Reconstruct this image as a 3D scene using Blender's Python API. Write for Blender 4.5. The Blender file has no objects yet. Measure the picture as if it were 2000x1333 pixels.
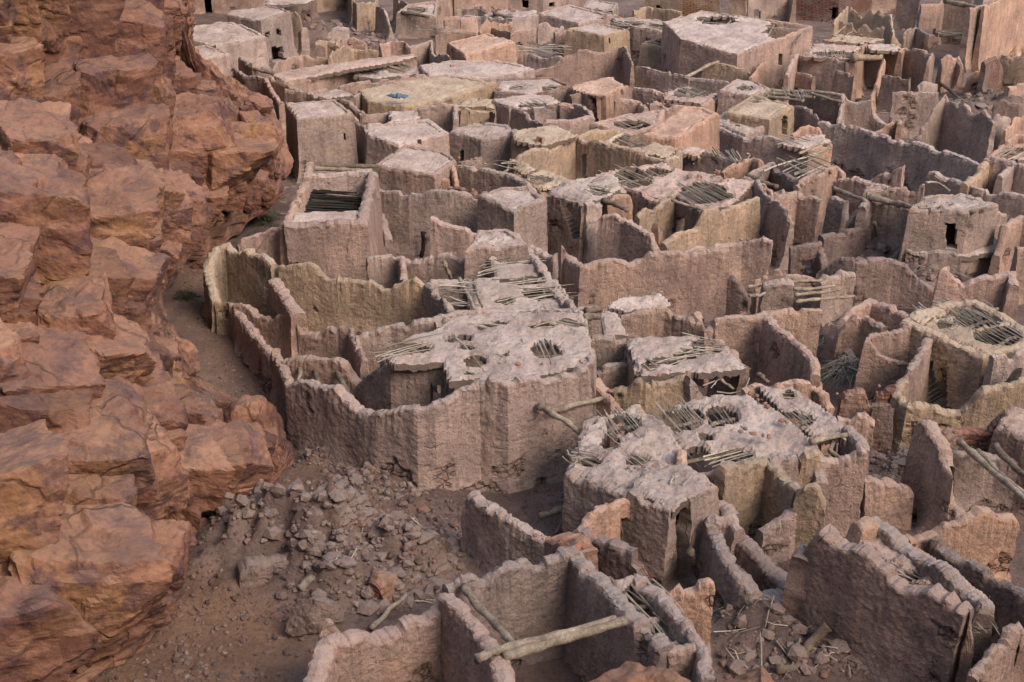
import bpy, math, random
import numpy as np
from mathutils import Vector

# ------------------------------------------------------------------ camera, sky, sun, exposure
S = 1.2                      # metres per working unit
CH, PITCH, FPX = 25.0, math.radians(30.0), 3006.0   # camera height / pitch / focal length in photo pixels
SLOPE, Y0 = 0.17, 36.0       # the town lies on ground falling away from the viewpoint
sc = bpy.context.scene
C = sc.collection
cam_d = bpy.data.cameras.new("camera"); cam = bpy.data.objects.new("camera", cam_d); C.objects.link(cam)
cam.location = (0, 0, CH*S); cam.rotation_euler = (math.pi/2-PITCH, 0, 0)
cam_d.sensor_width = 36.0; cam_d.lens = FPX/2000.0*36.0
cam_d.clip_start = 0.5; cam_d.clip_end = 4000
sc.camera = cam
SUN_EL, SUN_AZ = math.radians(44), math.radians(134)    # azimuth clockwise from +Y (view direction)
w = bpy.data.worlds.new("World"); sc.world = w; w.use_nodes = True
nt = w.node_tree; bg = nt.nodes["Background"]
sky = nt.nodes.new("ShaderNodeTexSky"); sky.sky_type = 'NISHITA'; sky.sun_disc = False
sky.sun_elevation = SUN_EL; sky.sun_rotation = SUN_AZ; sky.air_density = 1.0; sky.dust_density = 2.0
hs = nt.nodes.new("ShaderNodeHueSaturation"); hs.inputs["Saturation"].default_value = 0.7
nt.links.new(sky.outputs[0], hs.inputs["Color"]); nt.links.new(hs.outputs[0], bg.inputs["Color"])
bg.inputs["Strength"].default_value = 0.15
sd = bpy.data.lights.new("sun", 'SUN'); sd.energy = 1.9; sd.angle = math.radians(28); sd.color = (1.0, 0.84, 0.70)
so = bpy.data.objects.new("sun", sd); C.objects.link(so); so.location = (40, -30, 60)
sdir = Vector((math.sin(SUN_AZ)*math.cos(SUN_EL), math.cos(SUN_AZ)*math.cos(SUN_EL), math.sin(SUN_EL)))
so.rotation_euler = sdir.to_track_quat('Z', 'Y').to_euler()
sc.view_settings.view_transform = 'Standard'; sc.view_settings.look = 'None'
sc.view_settings.exposure = 0.92; sc.view_settings.gamma = 1.0
sc.cycles.max_bounces = 4; sc.cycles.diffuse_bounces = 1

# ------------------------------------------------------------------ pixel <-> world (working units, camera at (0,0,CH))
cp, sp = math.cos(PITCH), math.sin(PITCH)
def ray(x, y):
    u = (x-1000.0)/FPX; v = (666.5-y)/FPX
    return np.array([u, cp+v*sp, -sp+v*cp])
def gz(X, Y):
    return -SLOPE*(np.asarray(Y, float)-Y0) + np.clip(21.0-np.asarray(Y, float), 0, 16)*0.92
def P(x, y, h=0.0):          # point h above the sloping ground on the pixel's line of sight
    d = ray(x, y)
    t = (CH-h-SLOPE*Y0)/(-d[2]-SLOPE*d[1])
    return np.array([0, 0, CH])+t*d
def PZ(x, y, z):             # point at absolute height z
    d = ray(x, y); t = (z-CH)/d[2]
    return np.array([0, 0, CH])+t*d
def PY(x, y, Y):
    d = ray(x, y); t = Y/d[1]
    return np.array([0, 0, CH])+t*d
def proj(p):
    p = np.asarray(p, float); q = p-np.array([0, 0, CH])
    dep = q[..., 1]*cp - q[..., 2]*sp
    up = q[..., 1]*sp + q[..., 2]*cp
    return 1000+FPX*q[..., 0]/dep, 666.5-FPX*up/dep

# ------------------------------------------------------------------ noise
def _h(ix, iy, iz, k):
    with np.errstate(over='ignore'):
        n = (ix.astype(np.int64)*374761393 + iy.astype(np.int64)*668265263 + iz.astype(np.int64)*2147483647 + k*974634541) & 0xffffffff
        n = ((n ^ (n >> 13))*1274126177) & 0xffffffff
        n = ((n ^ (n >> 16))*2246822519) & 0xffffffff
        n = n ^ (n >> 15)
    return (n & 0xffffff)/float(0xffffff)
def vn(p, k=0):
    p = np.asarray(p, float); f = np.floor(p); r = p-f; r = r*r*(3-2*r)
    i = f.astype(np.int64); x, y, z = i[..., 0], i[..., 1], i[..., 2]
    o = 0
    for dx in (0, 1):
        wx = r[..., 0] if dx else 1-r[..., 0]
        for dy in (0, 1):
            wy = r[..., 1] if dy else 1-r[..., 1]
            for dz in (0, 1):
                wz = r[..., 2] if dz else 1-r[..., 2]
                o = o + _h(x+dx, y+dy, z+dz, k)*wx*wy*wz
    return o*2-1
def fbm(p, oct=3, k=0):
    o = 0; a = 1.0; q = np.asarray(p, float)
    for i in range(oct):
        o = o + a*vn(q, k+i*7); q = q*2.03+11.3; a *= .5
    return o/1.7
def voro(p, k=0):            # per point: random id (3 numbers), offset from cell centre, F2-F1
    p = np.asarray(p, float); f = np.floor(p).astype(np.int64)
    b1 = np.full(len(p), 1e9); b2 = np.full(len(p), 1e9)
    off = np.zeros_like(p); cid = np.zeros((len(p), 3), np.int64)
    for dx in (-1, 0, 1):
        for dy in (-1, 0, 1):
            for dz in (-1, 0, 1):
                c = f+np.array([dx, dy, dz])
                q = np.stack([c[:, j]+_h(c[:, 0], c[:, 1], c[:, 2], k+j) for j in range(3)], 1)
                v = p-q; d = (v*v).sum(1)
                m = d < b1
                b2 = np.where(m, b1, np.minimum(b2, d)); b1 = np.where(m, d, b1)
                off[m] = v[m]; cid[m] = c[m]
    rnd = np.stack([_h(cid[:, 0], cid[:, 1], cid[:, 2], k+20+j) for j in range(4)], 1)
    return rnd, off, np.sqrt(b2)-np.sqrt(b1)

def facets(p, k=0, sharp=16.0):      # blended tilted facets: one random plane per cell, narrow joints
    p = np.asarray(p, float); f = np.floor(p).astype(np.int64); ds = []; hs_ = []
    for dx in (-1, 0, 1):
        for dy in (-1, 0, 1):
            for dz in (-1, 0, 1):
                c = f+np.array([dx, dy, dz]); q = np.stack([c[:, j]+_h(c[:, 0], c[:, 1], c[:, 2], k+j) for j in range(3)], 1)
                v = p-q; ds.append(np.sqrt((v*v).sum(1)))
                tl = np.stack([_h(c[:, 0], c[:, 1], c[:, 2], k+30+j)-.5 for j in range(3)], 1)
                hs_.append((_h(c[:, 0], c[:, 1], c[:, 2], k+20)-.5)*.8+(v*tl).sum(1)*1.5)
    ds = np.array(ds); w_ = np.exp(-sharp*(ds-ds.min(0))); return (w_*np.array(hs_)).sum(0)/w_.sum(0)

# ------------------------------------------------------------------ materials
MATS = {}
def M(name, build):
    m = bpy.data.materials.new(name); m.use_nodes = True
    t = m.node_tree; t.nodes.clear()
    out = t.nodes.new("ShaderNodeOutputMaterial"); b = t.nodes.new("ShaderNodeBsdfPrincipled")
    t.links.new(b.outputs[0], out.inputs[0]); b.inputs["Roughness"].default_value = 0.95
    b.inputs["Specular IOR Level"].default_value = 0.15
    build(t, b); MATS[name] = m; return m
def nd(t, typ, **kw):
    n = t.nodes.new("ShaderNode"+typ)
    for k, v in kw.items():
        if k.startswith('i_'): n.inputs[k[2:].replace('_', ' ')].default_value = v
        else: setattr(n, k, v)
    return n
def pos(t, sx=1, sy=1, sz=1):
    g = nd(t, "NewGeometry"); m = nd(t, "Mapping"); m.inputs["Scale"].default_value = (sx, sy, sz)
    t.links.new(g.outputs["Position"], m.inputs["Vector"]); return m.outputs[0]
def noise(t, vec, scale, det=3, rough=.6):
    n = nd(t, "TexNoise"); n.inputs["Scale"].default_value = scale; n.inputs["Detail"].default_value = det
    n.inputs["Roughness"].default_value = rough; t.links.new(vec, n.inputs["Vector"]); return n.outputs["Fac"]
def ramp(t, fac, stops):
    r = nd(t, "ValToRGB"); e = r.color_ramp.elements
    while len(e) < len(stops): e.new(.5)
    for el, (p, c) in zip(e, stops):
        el.position = p; el.color = (*c, 1) if len(c) == 3 else c
    t.links.new(fac, r.inputs[0]); return r.outputs[0]
def grey(t, fac, a, b, lo=0., hi=1.): return ramp(t, fac, [(a, (lo,)*3), (b, (hi,)*3)])
def mix(t, a, b, fac, mode='MIX'):
    n = nd(t, "MixRGB", blend_type=mode)
    for v, s in ((fac, 0), (a, 1), (b, 2)):
        if isinstance(v, (int, float)): n.inputs[s].default_value = v
        elif isinstance(v, tuple): n.inputs[s].default_value = (*v, 1)
        else: t.links.new(v, n.inputs[s])
    return n.outputs[0]
def math_(t, op, a, b=None):
    n = nd(t, "Math", operation=op)
    for v, s in ((a, 0), (b, 1)):
        if v is None: continue
        if isinstance(v, (int, float)): n.inputs[s].default_value = v
        else: t.links.new(v, n.inputs[s])
    return n.outputs[0]
def up(t, a, b):
    g = nd(t, "NewGeometry"); x = nd(t, "SeparateXYZ"); t.links.new(g.outputs["Normal"], x.inputs[0])
    return grey(t, x.outputs[2], a, b)
def bump(t, b, h, strength, dist):
    n = nd(t, "Bump"); n.inputs["Strength"].default_value = strength; n.inputs["Distance"].default_value = dist
    t.links.new(h, n.inputs["Height"]); t.links.new(n.outputs[0], b.inputs["Normal"])
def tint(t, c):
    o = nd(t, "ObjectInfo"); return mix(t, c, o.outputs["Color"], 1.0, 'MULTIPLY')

def mud(t, b):
    p = pos(t); ps = pos(t, 1, 1, .16)
    base = ramp(t, noise(t, p, .55, 4), [(.3, (.22, .168, .147)), (.5, (.298, .228, .196)), (.68, (.385, .285, .234))])
    streak = noise(t, ps, 2.6, 4, .65)
    c = mix(t, base, ramp(t, streak, [(.32, (.55, .53, .53)), (.52, (1, 1, 1)), (.75, (1.18, 1.14, 1.1))]), .55, 'MULTIPLY')
    sm = noise(t, p, 7, 5, .7)
    c = mix(t, c, ramp(t, sm, [(.3, (.62, .6, .6)), (.5, (1, 1, 1)), (.7, (1.22, 1.18, 1.15))]), .8, 'MULTIPLY')
    v = nd(t, "TexVoronoi"); v.inputs["Scale"].default_value = 5.5; t.links.new(p, v.inputs["Vector"])
    pit = math_(t, 'MULTIPLY', grey(t, v.outputs["Distance"], .07, .14, 1, 0), grey(t, noise(t, p, 1.3), .5, .6))
    c = mix(t, c, (.07, .055, .05), math_(t, 'MULTIPLY', pit, .75))
    cr = nd(t, "TexVoronoi", feature='DISTANCE_TO_EDGE'); cr.inputs["Scale"].default_value = .6
    nn = nd(t, "TexNoise"); nn.inputs["Scale"].default_value = 2.2; t.links.new(p, nn.inputs["Vector"])
    t.links.new(mix(t, p, nn.outputs["Color"], .22), cr.inputs["Vector"])
    crack = math_(t, 'MULTIPLY', grey(t, cr.outputs["Distance"], .002, .008, 1, 0), grey(t, noise(t, p, .5), .56, .66))
    c = mix(t, c, (.06, .045, .04), math_(t, 'MULTIPLY', crack, .8))
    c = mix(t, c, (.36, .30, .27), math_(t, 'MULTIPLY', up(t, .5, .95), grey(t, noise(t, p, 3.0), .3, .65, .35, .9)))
    ba = nd(t, "Attribute", attribute_name="bare"); vs = nd(t, "TexVoronoi", feature='DISTANCE_TO_EDGE'); vs.inputs["Scale"].default_value = 3.4
    mp = nd(t, "Mapping"); mp.inputs["Scale"].default_value = (1, 1, 1.5); t.links.new(mix(t, p, nn.outputs["Color"], .15), mp.inputs["Vector"]); t.links.new(mp.outputs[0], vs.inputs["Vector"])
    joint = math_(t, 'MULTIPLY', grey(t, vs.outputs["Distance"], .02, .08, 1, 0), ba.outputs["Fac"])
    c = mix(t, c, (.74, .70, .68), ba.outputs["Fac"], 'MULTIPLY'); c = mix(t, c, (.07, .052, .045), math_(t, 'MULTIPLY', joint, .7))
    oi = nd(t, "ObjectInfo"); c = mix(t, c, ramp(t, oi.outputs["Random"], [(0, (.84, .83, .84)), (.35, (1, .97, .93)), (.7, (1.06, 1.0, .98)), (1, (1.12, 1.12, 1.12))]), 1.0, 'MULTIPLY')
    t.links.new(tint(t, c), b.inputs["Base Color"])
    gr = noise(t, p, 13, 4, .7)
    hgt = math_(t, 'SUBTRACT', math_(t, 'ADD', gr, math_(t, 'MULTIPLY', streak, .5)), math_(t, 'ADD', math_(t, 'ADD', math_(t, 'MULTIPLY', crack, .6), math_(t, 'MULTIPLY', joint, .7)), math_(t, 'MULTIPLY', pit, .5)))
    bump(t, b, hgt, .9, .08)
M("mud_plaster", mud)

def roofm(t, b):
    p = pos(t)
    c = ramp(t, noise(t, p, .7, 5, .65), [(.3, (.26, .198, .172)), (.5, (.375, .295, .257)), (.7, (.475, .39, .345))])
    c = mix(t, c, ramp(t, noise(t, p, 6, 5, .75), [(.3, (.55, .53, .52)), (.5, (1, 1, 1)), (.7, (1.15, 1.15, 1.15))]), .85, 'MULTIPLY')
    v = nd(t, "TexVoronoi"); v.inputs["Scale"].default_value = 3.6; t.links.new(p, v.inputs["Vector"])
    peb = math_(t, 'MULTIPLY', grey(t, v.outputs["Distance"], .10, .17, 1, 0), grey(t, noise(t, p, 1.1), .47, .58))
    c = mix(t, c, ramp(t, noise(t, p, 2.3), [(.35, (.09, .07, .06)), (.6, (.33, .17, .11))]), math_(t, 'MULTIPLY', peb, .8))
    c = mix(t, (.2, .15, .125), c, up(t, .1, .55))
    t.links.new(tint(t, c), b.inputs["Base Color"])
    bump(t, b, math_(t, 'ADD', noise(t, p, 9, 6, .8), math_(t, 'MULTIPLY', peb, .4)), .9, .08)
M("roof_mud", roofm)

def rock(t, b):
    gi = nd(t, "NewGeometry")
    p = pos(t)
    g = nd(t, "NewGeometry")
    rot = nd(t, "Mapping"); rot.inputs["Rotation"].default_value = (.25, -.35, .3); rot.inputs["Scale"].default_value = (.5, .5, 2.6)
    t.links.new(g.outputs["Position"], rot.inputs["Vector"])
    bands = noise(t, rot.outputs[0], .55, 6, .65)
    c = ramp(t, bands, [(.28, (.085, .044, .036)), (.44, (.165, .08, .054)), (.56, (.225, .115, .076)), (.72, (.30, .17, .112))])
    oc = noise(t, p, .28, 4)
    c = mix(t, c, (.27, .15, .062), math_(t, 'MULTIPLY', grey(t, oc, .52, .68), .5))
    var = noise(t, p, .9, 7, .72)
    c = mix(t, c, (.075, .045, .05), math_(t, 'MULTIPLY', grey(t, var, .5, .6), .75))
    c = mix(t, c, ramp(t, noise(t, p, 4.5, 6, .75), [(.3, (.55, .52, .5)), (.5, (1, 1, 1)), (.72, (1.25, 1.22, 1.2))]), .8, 'MULTIPLY')
    cr = nd(t, "TexVoronoi", feature='DISTANCE_TO_EDGE'); cr.inputs["Scale"].default_value = .5
    nn = nd(t, "TexNoise"); nn.inputs["Scale"].default_value = 1.1; nn.inputs["Detail"].default_value = 5; t.links.new(p, nn.inputs["Vector"])
    t.links.new(mix(t, p, nn.outputs["Color"], .45), cr.inputs["Vector"])
    crack = math_(t, 'MULTIPLY', grey(t, cr.outputs["Distance"], .004, .016, 1, 0), grey(t, noise(t, p, .35), .46, .55))
    c = mix(t, c, (.42, .30, .235), math_(t, 'MULTIPLY', up(t, .55, 1.0), .16))
    c = mix(t, c, (.05, .03, .025), math_(t, 'MULTIPLY', crack, .5))
    c = mix(t, c, ramp(t, gi.outputs["Random Per Island"], [(0, (.62, .58, .6)), (.35, (.88, .85, .86)), (.7, (1.0, .96, .94)), (1, (1.15, 1.12, 1.05))]), 1.0, 'MULTIPLY')
    at = nd(t, "Attribute", attribute_name="gravel")
    gc = ramp(t, noise(t, p, 11, 4, .8), [(.35, (.06, .038, .034)), (.5, (.145, .09, .074)), (.66, (.28, .18, .135))])
    c = mix(t, c, gc, at.outputs["Fac"])
    t.links.new(tint(t, c), b.inputs["Base Color"])
    hg = math_(t, 'SUBTRACT', math_(t, 'ADD', noise(t, p, 6, 6, .65), math_(t, 'MULTIPLY', bands, 1.2)), math_(t, 'MULTIPLY', crack, .8))
    bump(t, b, hg, .7, .08)
M("sandstone", rock)

def groundm(t, b):
    p = pos(t)
    c = ramp(t, noise(t, p, .35, 5, .65), [(.32, (.115, .08, .072)), (.5, (.17, .118, .10)), (.68, (.235, .165, .138))])
    at = nd(t, "Attribute", attribute_name="sand")
    c = mix(t, c, ramp(t, noise(t, p, .8, 4), [(.3, (.19, .112, .075)), (.7, (.27, .165, .11))]), at.outputs["Fac"])
    c = mix(t, c, ramp(t, noise(t, p, 7, 5, .8), [(.3, (.45, .42, .43)), (.5, (1, 1, 1)), (.7, (1.25, 1.2, 1.15))]), .85, 'MULTIPLY')
    v = nd(t, "TexVoronoi"); v.inputs["Scale"].default_value = 4.5; t.links.new(p, v.inputs["Vector"])
    peb = math_(t, 'MULTIPLY', grey(t, v.outputs["Distance"], .12, .2, 1, 0), grey(t, noise(t, p, .9), .42, .55))
    c = mix(t, c, ramp(t, noise(t, p, 2.9), [(.35, (.07, .05, .05)), (.6, (.26, .16, .12))]), math_(t, 'MULTIPLY', peb, .7))
    t.links.new(c, b.inputs["Base Color"])
    bump(t, b, math_(t, 'ADD', noise(t, p, 8, 6, .8), math_(t, 'MULTIPLY', peb, .6)), .9, .12)
M("ground_dirt", groundm)

def stonem(t, b):
    g = nd(t, "NewGeometry"); p = pos(t)
    c = ramp(t, g.outputs["Random Per Island"], [(0, (.09, .06, .055)), (.35, (.14, .096, .084)), (.7, (.19, .132, .11)), (.9, (.21, .115, .085)), (1, (.28, .215, .185))])
    c = mix(t, c, ramp(t, noise(t, p, 9, 4, .7), [(.3, (.6, .6, .6)), (.7, (1.2, 1.2, 1.2))]), .8, 'MULTIPLY')
    t.links.new(tint(t, c), b.inputs["Base Color"]); bump(t, b, noise(t, p, 14, 5, .7), .8, .05)
M("rubble_stone", stonem)

def redm(t, b):
    g = nd(t, "NewGeometry"); p = pos(t)
    c = ramp(t, g.outputs["Random Per Island"], [(0, (.2, .14, .12)), (.4, (.28, .13, .09)), (.75, (.33, .19, .12)), (1, (.36, .27, .22))])
    c = mix(t, c, ramp(t, noise(t, p, 9, 4, .7), [(.3, (.6, .6, .6)), (.7, (1.2, 1.2, 1.2))]), .8, 'MULTIPLY')
    t.links.new(c, b.inputs["Base Color"]); bump(t, b, noise(t, p, 14, 5, .7), .8, .05)
M("red_stone", redm)

def stickm(t, b):
    g = nd(t, "NewGeometry"); p = pos(t)
    c = ramp(t, g.outputs["Random Per Island"], [(0, (.14, .12, .10)), (.35, (.25, .21, .17)), (.7, (.38, .325, .26)), (1, (.50, .44, .36))])
    c = mix(t, c, ramp(t, noise(t, p, 7, 3, .7), [(.3, (.55, .55, .56)), (.7, (1.15, 1.15, 1.1))]), .8, 'MULTIPLY')
    t.links.new(tint(t, c), b.inputs["Base Color"])
M("dry_stick", stickm)

def logm(t, b):
    p = pos(t, 1, 1, 1)
    c = ramp(t, noise(t, p, 2.2, 5, .7), [(.3, (.12, .09, .07)), (.5, (.27, .215, .16)), (.7, (.42, .35, .27))])
    c = mix(t, c, ramp(t, noise(t, p, 14, 5, .8), [(.35, (.45, .42, .4)), (.55, (1, 1, 1))]), .8, 'MULTIPLY')
    t.links.new(tint(t, c), b.inputs["Base Color"]); bump(t, b, noise(t, p, 18, 5, .8), .8, .05)
M("weathered_wood", logm)

def brickm(t, b):
    p = pos(t); g = nd(t, "NewGeometry")
    br = nd(t, "TexBrick"); br.inputs["Scale"].default_value = 1.0
    br.inputs["Brick Width"].default_value = .34; br.inputs["Row Height"].default_value = .15; br.inputs["Mortar Size"].default_value = .022
    br.inputs["Color1"].default_value = (.33, .15, .095, 1); br.inputs["Color2"].default_value = (.21, .125, .10, 1); br.inputs["Mortar"].default_value = (.085, .062, .055, 1)
    s = nd(t, "SeparateXYZ"); t.links.new(g.outputs["Position"], s.inputs[0])
    cb = nd(t, "CombineXYZ"); t.links.new(math_(t, 'ADD', s.outputs[0], s.outputs[1]), cb.inputs[0]); t.links.new(s.outputs[2], cb.inputs[1])
    nn = nd(t, "TexNoise"); nn.inputs["Scale"].default_value = 1.5; t.links.new(p, nn.inputs["Vector"])
    t.links.new(mix(t, cb.outputs[0], nn.outputs["Color"], .12), br.inputs["Vector"])
    c = mix(t, br.outputs["Color"], (.26, .19, .16), grey(t, noise(t, p, .8, 4), .45, .6))
    c = mix(t, c, ramp(t, noise(t, p, 8, 5, .7), [(.3, (.6, .6, .6)), (.7, (1.2, 1.2, 1.2))]), .8, 'MULTIPLY')
    t.links.new(tint(t, c), b.inputs["Base Color"])
    bump(t, b, math_(t, 'SUBTRACT', noise(t, p, 10, 5, .7), math_(t, 'MULTIPLY', br.outputs["Fac"], .7)), .9, .07)
M("mud_brick", brickm)

def shrubm(t, b):
    g = nd(t, "NewGeometry")
    t.links.new(ramp(t, g.outputs["Random Per Island"], [(0, (.05, .06, .035)), (.6, (.085, .095, .055)), (1, (.16, .14, .085))]), b.inputs["Base Color"])
M("dry_shrub", shrubm)
def clothm(t, b):
    t.links.new(ramp(t, noise(t, pos(t), 5, 4), [(.3, (.05, .085, .12)), (.7, (.14, .21, .26))]), b.inputs["Base Color"])
M("blue_sheet", clothm)

# ------------------------------------------------------------------ mesh + object building
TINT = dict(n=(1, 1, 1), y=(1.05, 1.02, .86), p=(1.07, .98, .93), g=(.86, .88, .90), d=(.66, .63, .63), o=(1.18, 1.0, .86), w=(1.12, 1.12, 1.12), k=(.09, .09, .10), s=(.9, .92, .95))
def mk(name, V, F, mat, origin=None, parent=None, smooth=False, tri=None, tn='n', attrs=None):
    V = np.asarray(V, float)*S
    o0 = np.zeros(3) if origin is None else np.asarray(origin, float)*S
    V = V-o0
    me = bpy.data.meshes.new(name)
    F = np.asarray(F, np.int32).reshape(-1, 4); nq = len(F)
    Tt = np.zeros((0, 3), np.int32) if tri is None else np.asarray(tri, np.int32).reshape(-1, 3)
    me.vertices.add(len(V)); me.vertices.foreach_set("co", V.astype(np.float32).ravel())
    li = np.concatenate([F.ravel(), Tt.ravel()])
    me.loops.add(len(li)); me.loops.foreach_set("vertex_index", li.astype(np.int32))
    me.polygons.add(nq+len(Tt))
    st = np.concatenate([np.arange(nq)*4, nq*4+np.arange(len(Tt))*3]).astype(np.int32)
    me.polygons.foreach_set("loop_start", st)
    me.update(calc_edges=True); me.validate()
    me.polygons.foreach_set("use_smooth", np.full(len(me.polygons), smooth))
    for k, a in (attrs or {}).items():
        at = me.attributes.new(k, 'FLOAT', 'POINT'); at.data.foreach_set("value", np.asarray(a, np.float32))
    me.materials.append(MATS[mat])
    o = bpy.data.objects.new(name, me); C.objects.link(o)
    o.color = (*TINT[tn], 1)
    if parent is not None: o.parent = parent; o.location = Vector(o0)-parent.location
    else: o.location = o0
    return o

RS = [1]
def rng():
    RS[0] += 1; return np.random.default_rng(RS[0])

class Thing:
    def __init__(s, name, cat, label, tn='n', group=None):
        s.name, s.cat, s.label, s.tn, s.group, s.parts = name, cat, label, tn, group, []
THINGS = []
def N(name, cat, label, tn='n', group=None):
    THINGS.append(Thing(name, cat, label, tn, group)); return THINGS[-1]
def add(name, V, F, mat, smooth=False, tri=None, tn=None, sub=None, attrs=None):
    t = THINGS[-1]; t.parts.append(dict(name=name, V=np.asarray(V, float), F=F, mat=mat, smooth=smooth, tri=tri, tn=tn or t.tn, sub=sub, attrs=attrs))
    return len(t.parts)-1
def finish():
    for t in THINGS:
        if not t.parts: continue
        allv = np.concatenate([p['V'] for p in t.parts])
        c = np.array([(allv[:, 0].min()+allv[:, 0].max())/2, (allv[:, 1].min()+allv[:, 1].max())/2, 0])
        c[2] = max(allv[:, 2].min(), float(gz(c[0], c[1])))
        if len(t.parts) == 1:
            p = t.parts[0]; r = mk(t.name, p['V'], p['F'], p['mat'], c, None, p['smooth'], p['tri'], p['tn'], p['attrs'])
        else:
            r = bpy.data.objects.new(t.name, None); C.objects.link(r); r.location = c*S; r.empty_display_size = .3
            made = []
            for p in t.parts:
                if p['sub'] is not None:
                    par = made[p['sub']]; o = mk(p['name'], p['V'], p['F'], p['mat'], c, None, p['smooth'], p['tri'], p['tn'], p['attrs'])
                    o.parent = par; o.location = (0, 0, 0)
                else: o = mk(p['name'], p['V'], p['F'], p['mat'], c, r, p['smooth'], p['tri'], p['tn'], p['attrs'])
                made.append(o)
        r['kind'] = 'thing'; r['label'] = t.label; r['category'] = t.cat
        if t.group: r['group'] = t.group

# ---- wall: plan nodes are (px, py, height), (px, py) between two nodes shape the ragged crest
def W(nodes, t=.44, op=(), mat='mud_plaster', closed=False, rag=1.0, tn=None, zabs=None, part='wall', flute=1.0, dz0=-.35):
    plan = []; prof = []
    for i, n in enumerate(nodes):
        if len(n) == 3:
            if zabs is None: q = P(*n)
            else: q = PZ(n[0], n[1], zabs)
            plan.append((i, q))
    if closed:
        plan = plan+[(len(nodes), plan[0][1])]
    us = [0.0]
    for (i, a), (j, b) in zip(plan, plan[1:]): us.append(us[-1]+np.hypot(*(b-a)[:2]))
    for k, (i, a) in enumerate(plan): prof.append((us[k], a[2]))
    for k in range(len(plan)-1):
        (i, A), (j, B) = plan[k], plan[k+1]
        for m in range(i+1, j):
            if m >= len(nodes): break
            x, y = nodes[m]; d = ray(x, y); e = (B-A)[:2]
            det = d[0]*(-e[1])+e[0]*d[1]; L = np.hypot(*e)
            s = (d[0]*A[1]-d[1]*A[0])/det if abs(det) > 1e-6 else .5
            ang = abs(det)/(L*np.hypot(d[0], d[1])+1e-9)
            if ang < .25:
                ss = np.linspace(0, 1, 60)[:, None]; q = A+(B-A)*ss; qx, qy = proj(q)
                s = ss[np.argmin((qx-x)**2+(qy-y)**2), 0]; z = (A+(B-A)*s)[2]
            else:
                s = min(max(s, .02), .98); q = A[:2]+e*s; tt = q[1]/d[1]; z = CH+tt*d[2]
            q = A[:2]+e*s; g0 = float(gz(q[0], q[1])); z = min(max(z, g0+.15), g0+5.5)
            prof.append((us[k]+s*L, z))
    prof.sort(); pu = np.array([p[0] for p in prof]); pz = np.array([p[1] for p in prof])
    pts = np.array([q[:2] for _, q in plan]); ul = np.array(us); Lt = ul[-1]
    sp_ = .055*max(.8, pts[:, 1].mean()/36.0); t = t*float(np.clip(1.15-.0045*pts[:, 1].mean(), .72, 1))*float(.85+.4*rng().random())
    uu = [np.array([0.0])]
    for k in range(len(ul)-1):
        n = max(2, int(round((ul[k+1]-ul[k])/sp_))); uu.append(np.linspace(ul[k], ul[k+1], n+1)[1:])
    u = np.concatenate(uu); nu = len(u)
    cx = np.interp(u, ul, pts[:, 0]); cy = np.interp(u, ul, pts[:, 1])
    seg = np.clip(np.searchsorted(ul, u, 'right')-1, 0, len(ul)-2)
    dirs = np.diff(pts, axis=0); dirs /= np.linalg.norm(dirs, axis=1)[:, None]+1e-9
    tg = dirs[seg].copy(); sc_ = np.ones(nu)
    for k in range(len(ul)):
        if k == 0 or k == len(ul)-1:
            if not closed: continue
            d0, d1 = dirs[-1], dirs[0]
        else: d0, d1 = dirs[k-1], dirs[k]
        i = np.argmin(abs(u-ul[k])); av = d0+d1; l = np.linalg.norm(av)
        if l > 1e-3:
            tg[i] = av/l; sc_[i] = min(1.9, 1.0/max(.4, float(np.dot(av/l, d1))))
    if closed: tg[-1] = tg[0]; sc_[-1] = sc_[0]
    nr = np.stack([-tg[:, 1], tg[:, 0]], 1)
    kk = int(rng().integers(1, 9999))
    if closed:                       # noise coordinate that closes
        q1 = np.stack([cx, cy, np.full(nu, kk*.37)], 1)
    else: q1 = np.stack([cx, cy, np.full(nu, kk*.37)], 1)
    zt = np.interp(u, pu, pz)
    zt = zt + rag*(.09*fbm(q1*1.1, 3, kk) + (.15+.75*np.clip(vn(q1*.9, kk+6)+.4, 0, 1))*(.07*(np.sqrt(np.abs(vn(q1*3.4, kk+3)))-.5) + .05*(np.sqrt(np.abs(vn(q1*7.5, kk+4)))-.5)) + .02*vn(q1*17, kk+5) - .15*np.clip((vn(q1*2.1, kk+13)-.28)/.14, 0, 1) - (.16 if closed else .42)*np.clip(vn(q1*.7, kk+9)-.3, 0, 1))
    if closed: zt[-1] = zt[0]
    zb = gz(cx, cy)+dz0
    if zabs is not None: pass
    H_ = max(.4, float(np.max(zt-zb))); nv = max(4, int(round(H_/(sp_*1.05))))
    v = np.linspace(0, 1, nv+1); v = v**.9
    Z = zb[:, None]+(zt-zb)[:, None]*v[None]
    dep = zt[:, None]-Z                                # depth below crest
    sides = []; bare_ = []
    for sgn in (1, -1):
        half = t*.5*(.76+.52*np.clip(dep/3.0, 0, 1.3))
        rd = np.clip(dep/.07, 0, 1); half = half*(.74+.26*np.sqrt(rd))
        fl0 = .34*np.exp(-np.clip(Z-zb[:, None]+dz0, 0, 9)/.30)*np.clip(.55+.9*vn(np.stack([cx*.9, cy*.9, np.full(nu, sgn*3.3)], -1), 60), 0, 1.3)[:, None]; half = half+fl0
        bx = cx[:, None]+sgn*nr[:, 0:1]*half*sc_[:, None]; by = cy[:, None]+sgn*nr[:, 1:2]*half*sc_[:, None]
        p3 = np.stack([bx, by, Z], -1)
        d = .055*fbm(p3*.9, 2, 5)+.020*fbm(p3*2.6, 3, 6)+.013*vn(p3*8.5, 8)+.012*vn(p3*15, 9)+.06*np.exp(-dep/.14)*vn(p3*np.array([6., 6., 9.]), 10)
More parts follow.
